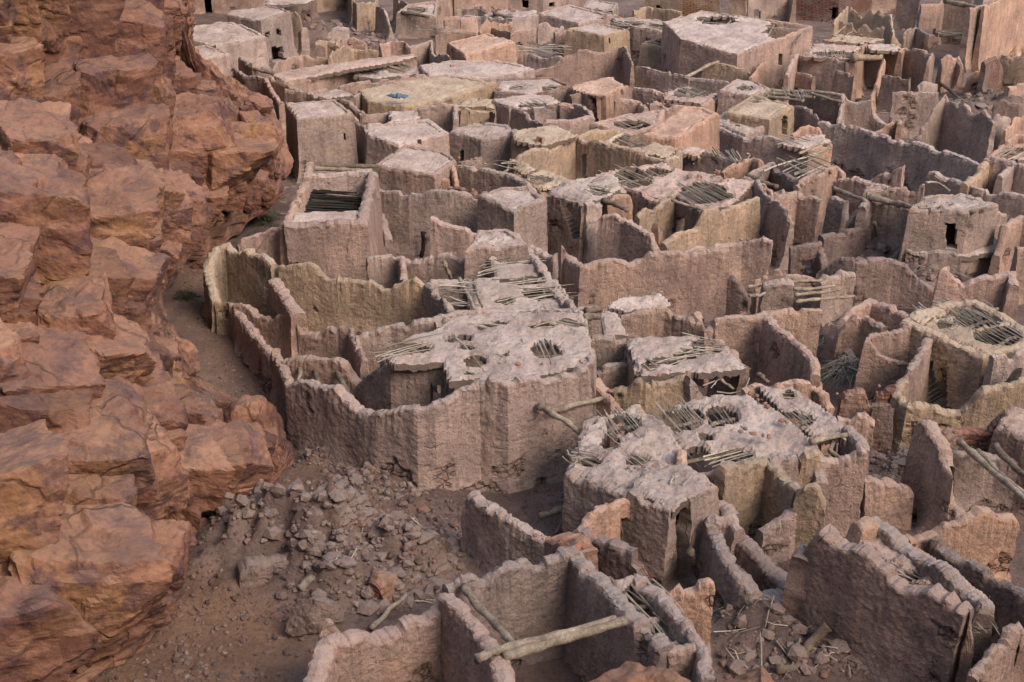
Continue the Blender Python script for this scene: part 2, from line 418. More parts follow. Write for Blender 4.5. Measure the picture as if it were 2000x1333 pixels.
        fl = np.abs(vn(p3*np.array([3.6, 3.6, .35]), 31)); fl2 = np.abs(vn(p3*np.array([7.5, 7.5, .8]), 32))
        d = d - flute*(.05*(1-np.clip(fl*2.6, 0, 1))+.03*(1-np.clip(fl2*2.5, 0, 1)))*np.exp(-dep/.55)*1.0
        lo = np.exp(-(Z-zb[:, None]-.35)/.7); pl = fbm(p3*1.1, 3, 41)*1.1+lo*.62-.06
        dm = np.clip((pl-.55)/.12, 0, 1); rgh = voro((p3*np.array([3.4, 3.4, 4.2])).reshape(-1, 3), 3)
        d = d - dm*(.035+(.07*np.clip(.28-rgh[2], 0, .28)/.28+.05*(rgh[0][:, 0]-.5)).reshape(dm.shape))
        X = bx+sgn*nr[:, 0:1]*d; Yy = by+sgn*nr[:, 1:2]*d
        if not closed:
            for e, sg in ((0, -1), (-1, 1)):
                de = .10*fbm(p3[e]*1.8, 3, 50+kk)
                X[e] += sg*tg[e, 0]*de; Yy[e] += sg*tg[e, 1]*de
        if closed: X[-1], Yy[-1] = X[0], Yy[0]
        sides.append(np.stack([X, Yy, Z], -1)); bare_.append(dm.ravel())
    A, Bs = sides
    top = (A[:, -1]+Bs[:, -1])/2; top[:, 2] += .025+.03*vn(q1*9, kk+8)
    if closed: top[-1] = top[0]
    V = np.concatenate([A.reshape(-1, 3), Bs.reshape(-1, 3), top]); nA = nu*(nv+1)
    iu, iv = np.meshgrid(np.arange(nu-1), np.arange(nv), indexing='ij')
    a = (iu*(nv+1)+iv); bq = a+(nv+1); c_ = bq+1; d_ = a+1
    mask = np.zeros(a.shape, bool)
    if op:
        ca = (A[:-1, :-1]+A[1:, 1:])/2; cb = (Bs[:-1, :-1]+Bs[1:, 1:])/2
        nrm = nr[:-1][:, None, :]; tocam = -ca[..., :2]
        faceA = (nrm*tocam).sum(-1) > 0
        ctr = np.where(faceA[..., None], ca, cb); px, py = proj(ctr)
        dc = np.linalg.norm(ctr-np.array([0, 0, CH]), axis=-1)
        for (x0, y0, x1, y1) in op:
            mk_ = (px > x0) & (px < x1) & (py > y0) & (py < y1)
            if mk_.any(): mk_ &= dc < dc[mk_].min()+.8
            mask |= mk_
    k = ~mask
    Fa = np.stack([a, d_, c_, bq], -1)[k]; Fb = np.stack([a, bq, c_, d_], -1)[k]+nA
    iu1 = np.arange(nu-1); ta = iu1*(nv+1)+nv; tb = ta+(nv+1); o3 = 2*nA
    Fc = np.concatenate([np.stack([ta, o3+iu1, o3+iu1+1, tb], 1), np.stack([o3+iu1, ta+nA, tb+nA, o3+iu1+1], 1)])
    Fs = [Fa, Fb, Fc]; tri = []
    if not closed:
        j = np.arange(nv); e0 = 0; e1 = (nu-1)*(nv+1)
        Fs.append(np.stack([e0+j, e0+nA+j, e0+nA+j+1, e0+j+1], 1)); Fs.append(np.stack([e1+j, e1+j+1, e1+nA+j+1, e1+nA+j], 1))
        tri = [[nv, nA+nv, o3], [e1+nv, o3+nu-1, e1+nA+nv]]
    if mask.any():
        R_ = []
        mp = np.pad(mask, 1)
        for i, jv in zip(*np.nonzero(mask)):
            q = lambda x, y: x*(nv+1)+y
            for (di, dj, p0, p1) in ((-1, 0, q(i, jv), q(i, jv+1)), (1, 0, q(i+1, jv), q(i+1, jv+1)), (0, -1, q(i, jv), q(i+1, jv)), (0, 1, q(i, jv+1), q(i+1, jv+1))):
                if not mp[i+1+di, jv+1+dj]: R_.append([p0, p1, p1+nA, p0+nA])
        Fs.append(np.array(R_))
    return add(part, V, np.concatenate(Fs), mat, tri=tri, tn=tn, smooth=False, attrs=dict(bare=np.concatenate(bare_+[np.zeros(nu)])))

def inpoly(x, y, poly):
    r = np.zeros(np.shape(x), bool); n = len(poly)
    for i in range(n):
        x0, y0 = poly[i]; x1, y1 = poly[(i+1) % n]
        c = ((y0 > y) != (y1 > y)) & (x < (x1-x0)*(y-y0)/((y1-y0) if y1 != y0 else 1e-9)+x0)
        r ^= c
    return r

def tube(path, r, ns=5, jit=0, rg=None):
    path = np.asarray(path, float); n = len(path); r = np.broadcast_to(np.asarray(r, float), (n,))
    tg = np.gradient(path, axis=0); tg /= np.linalg.norm(tg, axis=1)[:, None]+1e-9
    ref = np.array([0, 0, 1.0]) if abs(tg[:, 2]).mean() < .8 else np.array([1.0, 0, 0])
    a = np.cross(tg, ref); a /= np.linalg.norm(a, axis=1)[:, None]+1e-9; b = np.cross(tg, a)
    th = np.linspace(0, 2*np.pi, ns, endpoint=False)
    rr = r[:, None]*(np.ones((n, ns)) if rg is None or not jit else 1+jit*(rg.random((n, ns))-.5))
    V = path[:, None]+(a[:, None]*np.cos(th)[None, :, None]+b[:, None]*np.sin(th)[None, :, None])*rr[..., None]
    V = V.reshape(-1, 3); F = []
    for i in range(n-1):
        for j in range(ns):
            k = (j+1) % ns; F.append([i*ns+j, i*ns+k, (i+1)*ns+k, (i+1)*ns+j])
    T = []
    for e, o in ((0, 0), (n-1, (n-1)*ns)):
        for j in range(1, ns-1): T.append([o, o+j, o+j+1] if e else [o, o+j+1, o+j])
    return V, F, T
def merge(ts):
    V = []; F = []; T = []; k = 0
    for v, f, t in ts:
        V.append(v); F += [[i+k for i in q] for q in f]; T += [[i+k for i in q] for q in t]; k += len(v)
    return np.concatenate(V), F, T

def stickset(cells, rg, tn=None, part='stick_mat', sub=None):
    if len(cells) < 4: return
    V, F, T = merge(cells); add(part, V, F, 'dry_stick', tri=T, tn=tn or 's', sub=sub)
def sticks_along(o, d, e, n, L, rg, r=.02, skip=.2, curve=.06, z=0., ang=.10):
    # o centre, d unit direction, e unit across direction, n list of across offsets, L half length
    out = []
    for q in n:
        if rg.random() < skip: continue
        dd = d+e*rg.normal(0, ang); dd /= np.linalg.norm(dd); l = L*(.75+.45*rg.random()); sh = rg.normal(0, L*.18)
        s = np.linspace(-1, 1, 5)[:, None]; bend = rg.normal(0, curve)
        p = o+e*q+dd*(sh+s*l)+e*(bend*(1-s**2))+np.array([0, 0, 1.])*(z+rg.normal(0, .02)+rg.normal(0, .035)*(1-s**2)+rg.normal(0, .05)*s)
        rr = r*(.6+.8*rg.random()); out.append(tube(p, np.linspace(rr*1.2, rr*.55, 5), 4))
    return out

# ---- flat mud roof: polygon in photo pixels at the absolute height of its first corner; holes show the stick layer
def R(poly, h, holes=(), sd=(1, .12), zabs=None, tn=None, lump=1.0, th=.2, dense=1.0, mat='roof_mud', bump_=.06):
    z = P(poly[0][0], poly[0][1], h)[2] if zabs is None else zabs
    pw = np.array([PZ(x, y, z)[:2] for x, y in [p[:2] for p in poly]])
    s = .07*max(.8, pw[:, 1].mean()/36.0); mn, mx = pw.min(0)-s, pw.max(0)+s
    nx, ny = int((mx[0]-mn[0])/s)+2, int((mx[1]-mn[1])/s)+2
    gx, gy = np.meshgrid(mn[0]+np.arange(nx)*s, mn[1]+np.arange(ny)*s, indexing='ij')
    g3 = np.stack([gx, gy, np.zeros_like(gx)], -1); kk = int(rng().integers(1, 9999)); rg = rng()
    jx = vn(g3*2.2, kk)*.35*s+fbm(g3*1.1, 2, kk+2)*.07; jy = vn(g3*2.2, kk+1)*.35*s+fbm(g3*1.1, 2, kk+3)*.07
    zz = z+lump*(bump_*fbm(g3*.8, 3, kk+4)+.028*vn(g3*3.2, kk+5)+.016*vn(g3*7, kk+6)+.008*vn(g3*13, kk+14)+.05*np.clip(fbm(g3*2.2, 3, kk+7)-.2, 0, 1))
    cxx, cyy = (gx[:-1, :-1]+gx[1:, 1:])/2, (gy[:-1, :-1]+gy[1:, 1:])/2
    cc = np.stack([cxx, cyy, np.full_like(cxx, z)], -1)
    ins = inpoly(cxx+.07*fbm(cc*1.4, 2, kk+8), cyy+.07*fbm(cc*1.4, 2, kk+9), [tuple(q) for q in pw])
    px, py = proj(cc); hole = np.zeros_like(ins)
    for hx in holes:
        x, y, rx, ry = hx[:4]
        hole |= ((px-x)/rx)**2+((py-y)/ry)**2 < 1.15+.6*fbm(cc*1.1, 2, kk+11)+.45*fbm(cc*2.6, 3, kk+12)
    keep = ins & ~hole
    near = np.zeros((nx, ny)); kp = np.pad(keep, 1)
    edge = ~(kp[:-1, :-1] & kp[1:, :-1] & kp[:-1, 1:] & kp[1:, 1:])
    zz = np.where(edge, zz-.05-.05*np.abs(vn(g3*4, kk+12)), zz)
    Vt = np.stack([gx+jx, gy+jy, zz], -1).reshape(-1, 3); Vb = Vt.copy(); Vb[:, 2] -= th*(.8+.4*rg.random(len(Vb)))
    n0 = nx*ny
    I, J = np.nonzero(keep); a = I*ny+J
    F = [np.stack([a, a+ny, a+ny+1, a+1], 1), np.stack([a, a+1, a+ny+1, a+ny], 1)+n0]
    for di, dj, p0, p1 in ((-1, 0, 0, 1), (1, 0, ny, ny+1), (0, -1, 0, ny), (0, 1, 1, ny+1)):
        nb = kp[I+1+di, J+1+dj]; q = a[~nb]
        if len(q): F.append(np.stack([q+p0, q+p1, q+p1+n0, q+p0+n0], 1))
    F = np.concatenate(F); V = np.concatenate([Vt, Vb]); used = np.unique(F); mp = np.zeros(len(V), int); mp[used] = np.arange(len(used))
    ri = add('roof', V[used], mp[F], mat, smooth=False, tn=tn)
    # stick layer across the holes
    cells = []; bms = []
    for hx in holes:
        x, y, rx, ry = hx[:4]; sdv = hx[4] if len(hx) > 4 else sd
        o = PZ(x, y, z); e1 = PZ(x+sdv[0], y+sdv[1], z)-o; d = e1/np.linalg.norm(e1); e = np.array([-d[1], d[0], 0])
        ext = np.array([PZ(x+rx*math.cos(a), y+ry*math.sin(a), z)-o for a in np.linspace(0, 6.28, 24)])
        Ld = np.abs(ext@d).max(); Le = np.abs(ext@e).max()
        sk = hx[5]*.8+.06 if len(hx) > 5 else .3
        n = np.arange(-Le, Le, .082/dense)
        cells += sticks_along(o, d, e, n, Ld*1.25+.1, rg, r=.018, skip=sk, z=-.05, ang=.035, curve=.03)
        nb = max(1, int(2*Ld/.9))
        for q in np.linspace(-Ld*.75, Ld*.75, nb) if nb > 1 else [0.1]:
            pp = [o+d*(q+rg.normal(0, .08))+e*s_*(Le+.25)+np.array([0, 0, -.2]) for s_ in (-1, -.3, .4, 1)]
            bms.append(tube(pp, [.06, .065, .055, .05], 6, .25, rg))
    if cells: stickset(cells, rg, sub=ri)
    for bm_ in bms[:8]: add('roof_beam', bm_[0], bm_[1], 'weathered_wood', tri=bm_[2], tn='g', smooth=True, sub=ri)
    return z

# ---- a walled block with a flat roof
def H(poly, h, op=(), holes=(), roof=True, drop=.06, tn=None, rag=.55, sd=(1, .12), t=.42, mat='mud_plaster', rtn=None, flute=.8, lump=1.0):
    z = P(poly[0][0], poly[0][1], h)[2]
    ctr = np.mean([PZ(x, y, z) for x, y in poly], 0)
    W([(x, y, h) for x, y in poly], t=t, op=op, closed=True, zabs=z, rag=rag, tn=tn, mat=mat, flute=flute)
    if roof: R(poly, h, holes=holes, zabs=z-drop, sd=sd, tn=rtn or tn, lump=lump)
    return z
# ---- loose palm ribs laid over an area
def ST(poly, h, d, gap=.11, r=.021, skip=.15, ln=None, part='stick_mat', ang=.06, curve=.06, zabs=None, tn=None):
    z = P(poly[0][0], poly[0][1], h)[2] if zabs is None else zabs
    rg = rng(); pw = np.array([PZ(x, y, z) for x, y in poly]); o = pw.mean(0)
    dd = PZ(poly[0][0]+d[0], poly[0][1]+d[1], z)-PZ(poly[0][0], poly[0][1], z); dd /= np.linalg.norm(dd); e = np.array([-dd[1], dd[0], 0])
    qe = (pw-o)@e; cells = []
    for q in np.arange(qe.min(), qe.max(), gap):
        ts = np.linspace(-8, 8, 161); l = o+e*q+dd*ts[:, None]
        ok = inpoly(l[:, 0], l[:, 1], [tuple(a[:2]) for a in pw])
        if not ok.any(): continue
        a, b = ts[ok].min(), ts[ok].max()
        cells += sticks_along(o+dd*(a+b)/2, dd, e, [q+rg.normal(0, gap*.4)], (b-a)/2*1.05, rg, r=r, skip=skip, curve=curve, ang=ang, z=.06)
    stickset(cells, rg, tn=tn, part=part)
def logpath(pts, rg, wob=.05):
    q = np.array([P(*p) for p in pts]); k = np.linspace(0, len(q)-1, max(8, 5*len(q)))
    path = np.stack([np.interp(k, np.arange(len(q)), q[:, i]) for i in range(3)], 1)
    ph = rg.random(3)*6; sarr = np.linspace(0, 1, len(path))
    for i in range(3): path[:, i] += wob*np.sin(sarr*5+ph[i])+wob*.4*np.sin(sarr*13+ph[i]*2)
    return path
def B(pts, r=.09, tn='n', part='roof_beam', wob=.02):
    rg = rng(); r = r*.82; path = logpath(pts, rg, wob); n = len(path)
    V, F, T = tube(path, np.linspace(r*1.1, r*.8, n)*(1+.13*rg.normal(size=n)), 9, .22, rg)
    add(part, V, F, 'weathered_wood', tri=T, tn=tn, smooth=True)
def L(label, pts, r=.09, tn='n', wob=.028):
    N('timber_log', 'log', label, tn); B(pts, r, tn, 'timber_log', wob)

def boulder(c, size, seed, mat='sandstone', tn='n', name=None, planes=16, rough=.05, n=64):
    rg = np.random.default_rng(seed); size = np.asarray(size, float)
    th = np.linspace(0, np.pi, n+1); ph = np.linspace(0, 2*np.pi, 2*n, endpoint=False)
    T_, P_ = np.meshgrid(th, ph, indexing='ij'); D = np.stack([np.sin(T_)*np.cos(P_), np.sin(T_)*np.sin(P_), np.cos(T_)], -1).reshape(-1, 3)
    nn = rg.normal(size=(planes, 3)); nn /= np.linalg.norm(nn, axis=1)[:, None]; dd = .72+.3*rg.random(planes)
    dot = D@nn.T; rad = np.where(dot > .05, dd/np.maximum(dot, .05), 9).min(1); rad = np.minimum(rad, 1.25)
    V = D*rad[:, None]*size; V = V+D*(rough*size.mean()*fbm(V*1.6/size.mean()+seed, 4, seed))[:, None]
    V = V+D*(.11*size.mean()*facets(V*2.2/size.mean()+seed*3.1, seed, 14)+.045*size.mean()*facets(V*5.5/size.mean()+seed, seed+50, 10))[:, None]
    V += np.asarray(c)
    F = []; m = 2*n
    for i in range(n):
        a = i*m+np.arange(m); b_ = i*m+(np.arange(m)+1) % m
        F.append(np.stack([a, a+m, b_+m, b_], 1))
    return V, np.concatenate(F)

ICO = None
def stones(pts, size, rg, squash=.7):
    t = (1+5**.5)/2
    v = np.array([[-1, t, 0], [1, t, 0], [-1, -t, 0], [1, -t, 0], [0, -1, t], [0, 1, t], [0, -1, -t], [0, 1, -t], [t, 0, -1], [t, 0, 1], [-t, 0, -1], [-t, 0, 1]])/1.9
    f = np.array([[0, 11, 5], [0, 5, 1], [0, 1, 7], [0, 7, 10], [0, 10, 11], [1, 5, 9], [5, 11, 4], [11, 10, 2], [10, 7, 6], [7, 1, 8], [3, 9, 4], [3, 4, 2], [3, 2, 6], [3, 6, 8], [3, 8, 9], [4, 9, 5], [2, 4, 11], [6, 2, 10], [8, 6, 7], [9, 8, 1]])
    n = len(pts); sz = np.asarray(size)
    V = v[None]*(1+.45*(rg.random((n, 12, 1))-.5)); V = V*(.6+.8*rg.random((n, 1, 3)))*np.array([1, 1, squash])
    a = rg.random(n)*6.28; c, s = np.cos(a), np.sin(a)
    V = np.stack([V[..., 0]*c[:, None]-V[..., 1]*s[:, None], V[..., 0]*s[:, None]+V[..., 1]*c[:, None], V[..., 2]], -1)
    V = V*sz[:, None, None]+np.asarray(pts)[:, None]
    F = f[None]+12*np.arange(n)[:, None, None]
    return V.reshape(-1, 3), F.reshape(-1, 3)
# ================================================================== SETTING: ground and cliff
def struct(name, V, F, mat, attrs=None, smooth=True, kind='structure', tri=None):
    o = mk(name, V, F, mat, None, None, smooth, tri, 'n', attrs); o['kind'] = kind; return o
RUB = [((450, 1105), 1.5, .75), ((560, 1080), 2.0, 1.15), ((640, 1120), 1.6, .8), ((760, 1130), 1.8, .5), ((840, 1090), 1.5, .55), ((690, 1210), 1.3, .45),
       ((1080, 1000), 1.0, .5), ((1430, 1240), 1.3, .5), ((1530, 1250), 1.2, .4), ((1640, 1290), 1.0, .3), ((640, 900), .8, .5), ((730, 945), 1.1, .55), ((850, 975), .9, .35),
       ((1700, 520), 1.5, .6), ((1800, 560), 1.6, .7), ((1700, 640), 1.5, .6), ((1650, 470), 1.2, .7), ((800, 480), 1.2, .5), ((1500, 1090), 1.0, .6), ((1640, 740), 1.0, .4),
       ((1770, 920), 1.0, .4), ((1120, 470), 1.0, .5), ((480, 590), .9, .4), ((1870, 235), 2.0, .9), ((640, 75), 3.0, .8), ((1760, 320), 1.5, .5), ((1960, 215), 2.5, .9), ((1850, 300), 1.6, .6)]
RUBW = [(P(*c)[:2], r, a) for c, r, a in RUB]
def ghgt(X, Y):
    g = gz(X, Y); p = np.stack([X, Y, np.zeros_like(X)], -1)
    g = g+.16*fbm(p*.35, 3, 77)+.05*fbm(p*1.6, 2, 78)+.02*vn(p*5, 79)
    g = g+np.clip(-3.0-Y, 0, 9)*2.1          # unseen rise added behind the viewpoint to shade the near ruins
    cl_ = np.zeros_like(g); near = (Y > 23) & (Y < 110)
    cl_[near] = facets(p[near]*np.array([2.2, 2.2, 1]), 90, 9)+.6*facets(p[near]*np.array([5, 5, 1]), 91, 9)
    for c, r, a in RUBW:
        d2 = ((X-c[0])**2+(Y-c[1])**2)/r**2; k = np.exp(-d2)
        g = g+k*a*(1+.6*fbm(p*1.4, 3, 80)+.35*cl_)
    return g
xs = np.concatenate([np.linspace(-700, -40, 24)[:-1], np.linspace(-40, -19, 50)[:-1], np.linspace(-19, 19, 300)[:-1], np.linspace(19, 50, 100)[:-1], np.linspace(50, 700, 24)])
ys = np.concatenate([np.linspace(-30, 23, 50)[:-1], np.linspace(23, 46, 210)[:-1], np.linspace(46, 75, 180)[:-1], np.linspace(75, 140, 150)[:-1], np.linspace(140, 1500, 40)])
GX, GY = np.meshgrid(xs, ys, indexing='ij'); GZ = ghgt(GX, GY)
i, j = np.meshgrid(np.arange(len(xs)-1), np.arange(len(ys)-1), indexing='ij'); a = i*len(ys)+j
sx, sy = proj(np.stack([GX, GY, GZ], -1))
sand = 1-np.clip((np.hypot((sx-330)/260, (sy-1290)/170)-.75)/.5, 0, 1)
for ex, ey, rx, ry, k_ in ((375, 570, 45, 80, .6), (430, 690, 55, 75, .6), (505, 790, 45, 70, .5), (640, 930, 120, 50, .35), (720, 1000, 120, 30, .5)):
    sand = np.maximum(sand, k_*np.clip(1.4-np.hypot((sx-ex)/rx, (sy-ey)/ry), 0, 1))
sand = sand*(GY > 20)
struct('ground', np.stack([GX, GY, GZ], -1).reshape(-1, 3), np.stack([a, a+len(ys), a+len(ys)+1, a+1], -1).reshape(-1, 4), 'ground_dirt', dict(sand=sand.ravel()))

# cliff: distance table row by row, then faceted relief
CL = {-260: [(-300, 52), (0, 54), (150, 57), (160, 58.5), (300, 60.5), (372, 62)],
 0: [(-300, 50), (0, 52.5), (143, 56), (158, 58), (240, 59.5), (367, 62)],
 95: [(-300, 49), (0, 51.8), (140, 55.5), (158, 57.6), (250, 59.3), (362, 61.8)],
 125: [(-300, 48.6), (0, 51.5), (140, 55.2), (160, 57.4), (195, 58.5), (210, 60.5), (340, 63.5), (384, 66.5)],
 165: [(-300, 48.2), (0, 51.2), (145, 55), (165, 57.2), (195, 58.3), (212, 60.5), (300, 61.5), (400, 64), (440, 66)],
 200: [(-300, 47.8), (0, 50.8), (150, 54.8), (170, 57), (200, 58.3), (290, 61), (400, 62.5), (512, 64.5)],
 250: [(-300, 47.2), (0, 50.2), (150, 54.2), (165, 56.4), (200, 57.4), (300, 58.8), (420, 61.4), (540, 63)],
 300: [(-300, 46.5), (0, 49.6), (150, 53.6), (165, 55.8), (190, 56.3), (300, 57.6), (420, 60.2), (556, 61.8)],
 326: [(-300, 45.5), (0, 48.6), (140, 52.5), (165, 55.3), (190, 55.8), (300, 57), (430, 59.4), (557, 61.6)],
 345: [(-300, 36.6), (0, 37.2), (142, 39.6), (165, 54.6), (200, 55.2), (300, 56.6), (450, 59), (557, 61.5)],
 400: [(-300, 36), (0, 36.6), (143, 39), (165, 50), (250, 53.5), (400, 57.2), (455, 59), (545, 61.3)],
 430: [(-300, 35.5), (0, 36.2), (142, 38.7), (165, 46.5), (250, 51), (400, 56), (468, None)],
 500: [(-300, 34.2), (0, 35), (150, 37.9), (200, 40.3), (262, 42.3), (285, 46.5), (320, 51.5), (366, None)],
 560: [(-300, 33), (0, 34), (60, 34.6), (150, 37.3), (200, 39.8), (272, 41.8), (286, 46), (318, None)],
 620: [(-300, 31.5), (0, 32.3), (62, 33.4), (82, 35.2), (150, 36.8), (200, 39.3), (262, 41.2), (276, 45), (294, None)],
 650: [(-300, 31), (0, 31.9), (70, 33), (90, 35), (150, 36.5), (180, 38.6), (275, 41.6), (332, 42.6), (342, None)],
 700: [(-300, 30.2), (0, 31.2), (75, 32.5), (95, 34.6), (140, 36), (200, 38), (285, 40.4), (345, 41.6), (357, None)],
 760: [(-300, 29.4), (0, 30.5), (70, 31.9), (90, 33.2), (150, 34.6), (250, 37), (310, 38.7), (362, 40.6), (374, None)],
 786: [(-300, 29.1), (0, 30.2), (70, 31.7), (100, 32.6), (150, 33.9), (250, 36), (330, 37.8), (385, 39.3), (402, None)],
 800: [(-300, 28.9), (0, 30), (70, 31.5), (100, 32.3), (150, 33.5), (250, 35.5), (340, 37), (400, 38.3), (450, 38.4), (505, 38.4), (528, None)],
 850: [(-300, 28.3), (0, 29.3), (50, 30), (150, 32.3), (220, 32.6), (300, 34.4), (400, 36), (450, 36.9), (540, 37.4), (557, None)],
 900: [(-300, 27.7), (0, 28.7), (50, 29.2), (140, 31), (180, 31.3), (300, 33), (400, 34.8), (480, 35.5), (560, 36.1), (590, None)],
 950: [(-300, 27.1), (0, 28.2), (90, 29.3), (150, 30.3), (170, 30.6), (300, 32.2), (400, 34), (480, 34.7), (525, None)],
 1000: [(-300, 26.5), (0, 27.6), (100, 28.8), (140, 29.4), (300, 31.2), (360, 32.1), (440, 33.1), (474, None)],
 1050: [(-300, 25.9), (0, 27), (100, 28.2), (200, 29.2), (300, 30.5), (350, 31.2), (405, None)],
 1100: [(-300, 25.3), (0, 26.5), (100, 27.7), (200, 28.8), (280, 29.7), (330, 30.2), (374, None)],
 1150: [(-300, 24.8), (0, 26), (100, 27.2), (170, 27.9), (250, 28.6), (330, 28.9), (356, None)],
 1200: [(-300, 24.4), (0, 25.6), (100, 26.7), (170, 27.3), (260, 27.7), (330, 27.9), (350, None)],
 1250: [(-300, 24), (0, 25.1), (100, 26), (200, 26.6), (305, None)],
 1300: [(-300, 23.6), (0, 24.7), (60, 25.3), (130, 25.7), (205, None)],
 1420: [(-300, 22.6), (-40, 23.4), (40, None)]}
tanp = lambda y: math.tan(PITCH+math.atan((y-666.5)/FPX))
Gn = lambda y: (CH-SLOPE*Y0)/(tanp(y)-SLOPE)
Go = lambda y: 25.0/tanp(y)
keys = sorted(CL)
cs = np.concatenate([np.linspace(0, .32, 50)[:-1], np.linspace(.32, 1, 240), [1.012, 1.04, 1.08]])
yy = np.concatenate([np.linspace(-260, 0, 40)[:-1], np.linspace(0, 1334, 420), np.linspace(1337, 1420, 20)])
tabc = {}
for k in keys:
    r = CL[k]; xa = np.array([q[0] for q in r], float); xb = xa[-1]; c = (xa+300)/(xb+300)
    Yv = np.interp(np.clip(cs, 0, 1), c, [Gn(k)*.99 if q[1] is None else q[1] for q in r]); xv = -300+np.clip(cs, 0, 1)*(xb+300)
    G = Gn(k)
    if k < 440:
        for m, (dx, f) in zip((-3, -2, -1), ((-4, .25), (-14, .6), (-40, 1.04))): xv[m] = xb+dx; Yv[m] = Yv[-4]+(G-Yv[-4])*min(f, 1)+(f > 1)*1.5
    else:
        for m, (dx, f) in zip((-3, -2, -1), ((6, 1.01), (14, 1.03), (24, 1.06))): xv[m] = xb+dx; Yv[m] = G*f
    tabc[k] = (xv, Yv)
rows = []
for y in yy:
    k = int(np.clip(np.searchsorted(keys, y, 'right')-1, 0, len(keys)-2)); k0, k1 = keys[k], keys[k+1]; f = (y-k0)/(k1-k0)
    xv = tabc[k0][0]*(1-f)+tabc[k1][0]*f; Yv = tabc[k0][1]*(1-f)+tabc[k1][1]*f
    u = (xv-1000)/FPX; vv = (666.5-y)/FPX; t = Yv/(cp+vv*sp)
    rows.append(np.stack([t*u, Yv, CH+t*(-sp+vv*cp)], 1))
CV = np.array(rows); ny_, nc_ = CV.shape[:2]
# light smoothing, then normals
for _ in range(2):
    q = CV.copy(); q[1:-1] = (CV[:-2]+2*CV[1:-1]+CV[2:])/4; CV = q
    q = CV.copy(); q[:, 1:-3] = (CV[:, :-4]+2*CV[:, 1:-3]+CV[:, 2:-2])/4; CV = q
def resample(A, n, w=14):         # even spacing along axis 0, spacing shared softly with the neighbours
    ds = np.linalg.norm(np.diff(A, axis=0), axis=2)+.02; k = np.ones(2*w+1)/(2*w+1)
    ds = np.stack([np.convolve(np.pad(r, w, 'edge'), k, 'valid') for r in ds]); ds = np.stack([np.convolve(np.pad(c, 2, 'edge'), np.ones(5)/5, 'valid') for c in ds.T], 1)
    s_ = np.concatenate([np.zeros((1, A.shape[1])), np.cumsum(ds, 0)]); s_ /= s_[-1]; t_ = np.linspace(0, 1, n)
    return np.stack([np.stack([np.interp(t_, s_[:, c], A[:, c, m]) for m in range(3)], 1) for c in range(A.shape[1])], 1)

CV = resample(CV, 460, 30); CV = resample(CV.transpose(1, 0, 2), 280, 30).transpose(1, 0, 2); ny_, nc_ = CV.shape[:2]
for _ in range(60):
    q = CV.copy(); q[1:-1, 1:-1] = (CV[:-2, 1:-1]+CV[2:, 1:-1]+CV[1:-1, :-2]+CV[1:-1, 2:]+2*CV[1:-1, 1:-1])/6; CV = q
nrm = np.cross(np.gradient(CV, axis=1), -np.gradient(CV, axis=0)); nrm /= np.linalg.norm(nrm, axis=2)[..., None]+1e-9
if nrm[230, 140, 2] < 0: nrm = -nrm
for _ in range(90): nrm[1:-1, 1:-1] = (nrm[:-2, 1:-1]+nrm[2:, 1:-1]+nrm[1:-1, :-2]+nrm[1:-1, 2:]+nrm[1:-1, 1:-1])/5
nrm /= np.linalg.norm(nrm, axis=2)[..., None]+1e-9
p0 = CV.reshape(-1, 3); n0 = nrm.reshape(-1, 3)
ca, sa = math.cos(.32), math.sin(.32)
Rm = np.array([[ca, 0, sa], [0, 1, 0], [-sa, 0, ca]])
def relief(p, n):
    q = p@Rm.T
    return .30*facets(q*np.array([.9, .9, 1.3]), 340, 20)+.16*facets(q*np.array([2.2, 2.2, 3.2]), 380, 16)+.05*facets(q*np.array([5, 5, 7]), 420, 12)+.03*fbm(p*2.2, 3, 400)
D = relief(p0, n0)
sx, sy = proj(p0); flat = np.clip((n0[:, 2]-.78)/.12, 0, 1)*np.clip(.6+1.5*fbm(p0*.6, 3, 500), 0, 1)
for cx_, cy_, rx_, ry_ in ((150, 835, 95, 45), (270, 690, 70, 22), (390, 785, 36, 18), (320, 300, 36, 16), (420, 215, 40, 22), (230, 270, 50, 14)):
    flat = np.maximum(flat, np.clip(1.5-np.hypot((sx-cx_)/rx_, (sy-cy_)/ry_)+.5*fbm(p0*.8, 3, 510), 0, 1))
edge_ = (np.clip((nc_-1-np.arange(nc_))/60., 0, 1)[None, :]*np.ones((ny_, 1))).ravel()
CP = p0+n0*((D*(1-.7*flat)-.22)*(.3+.7*edge_))[:, None]
i, j = np.meshgrid(np.arange(ny_-1), np.arange(nc_-1), indexing='ij'); a = i*nc_+j
Vs = [CP]; Fs = [np.stack([a, a+1, a+nc_+1, a+nc_], -1).reshape(-1, 4)]; Gs = [flat]; k0 = len(CP)
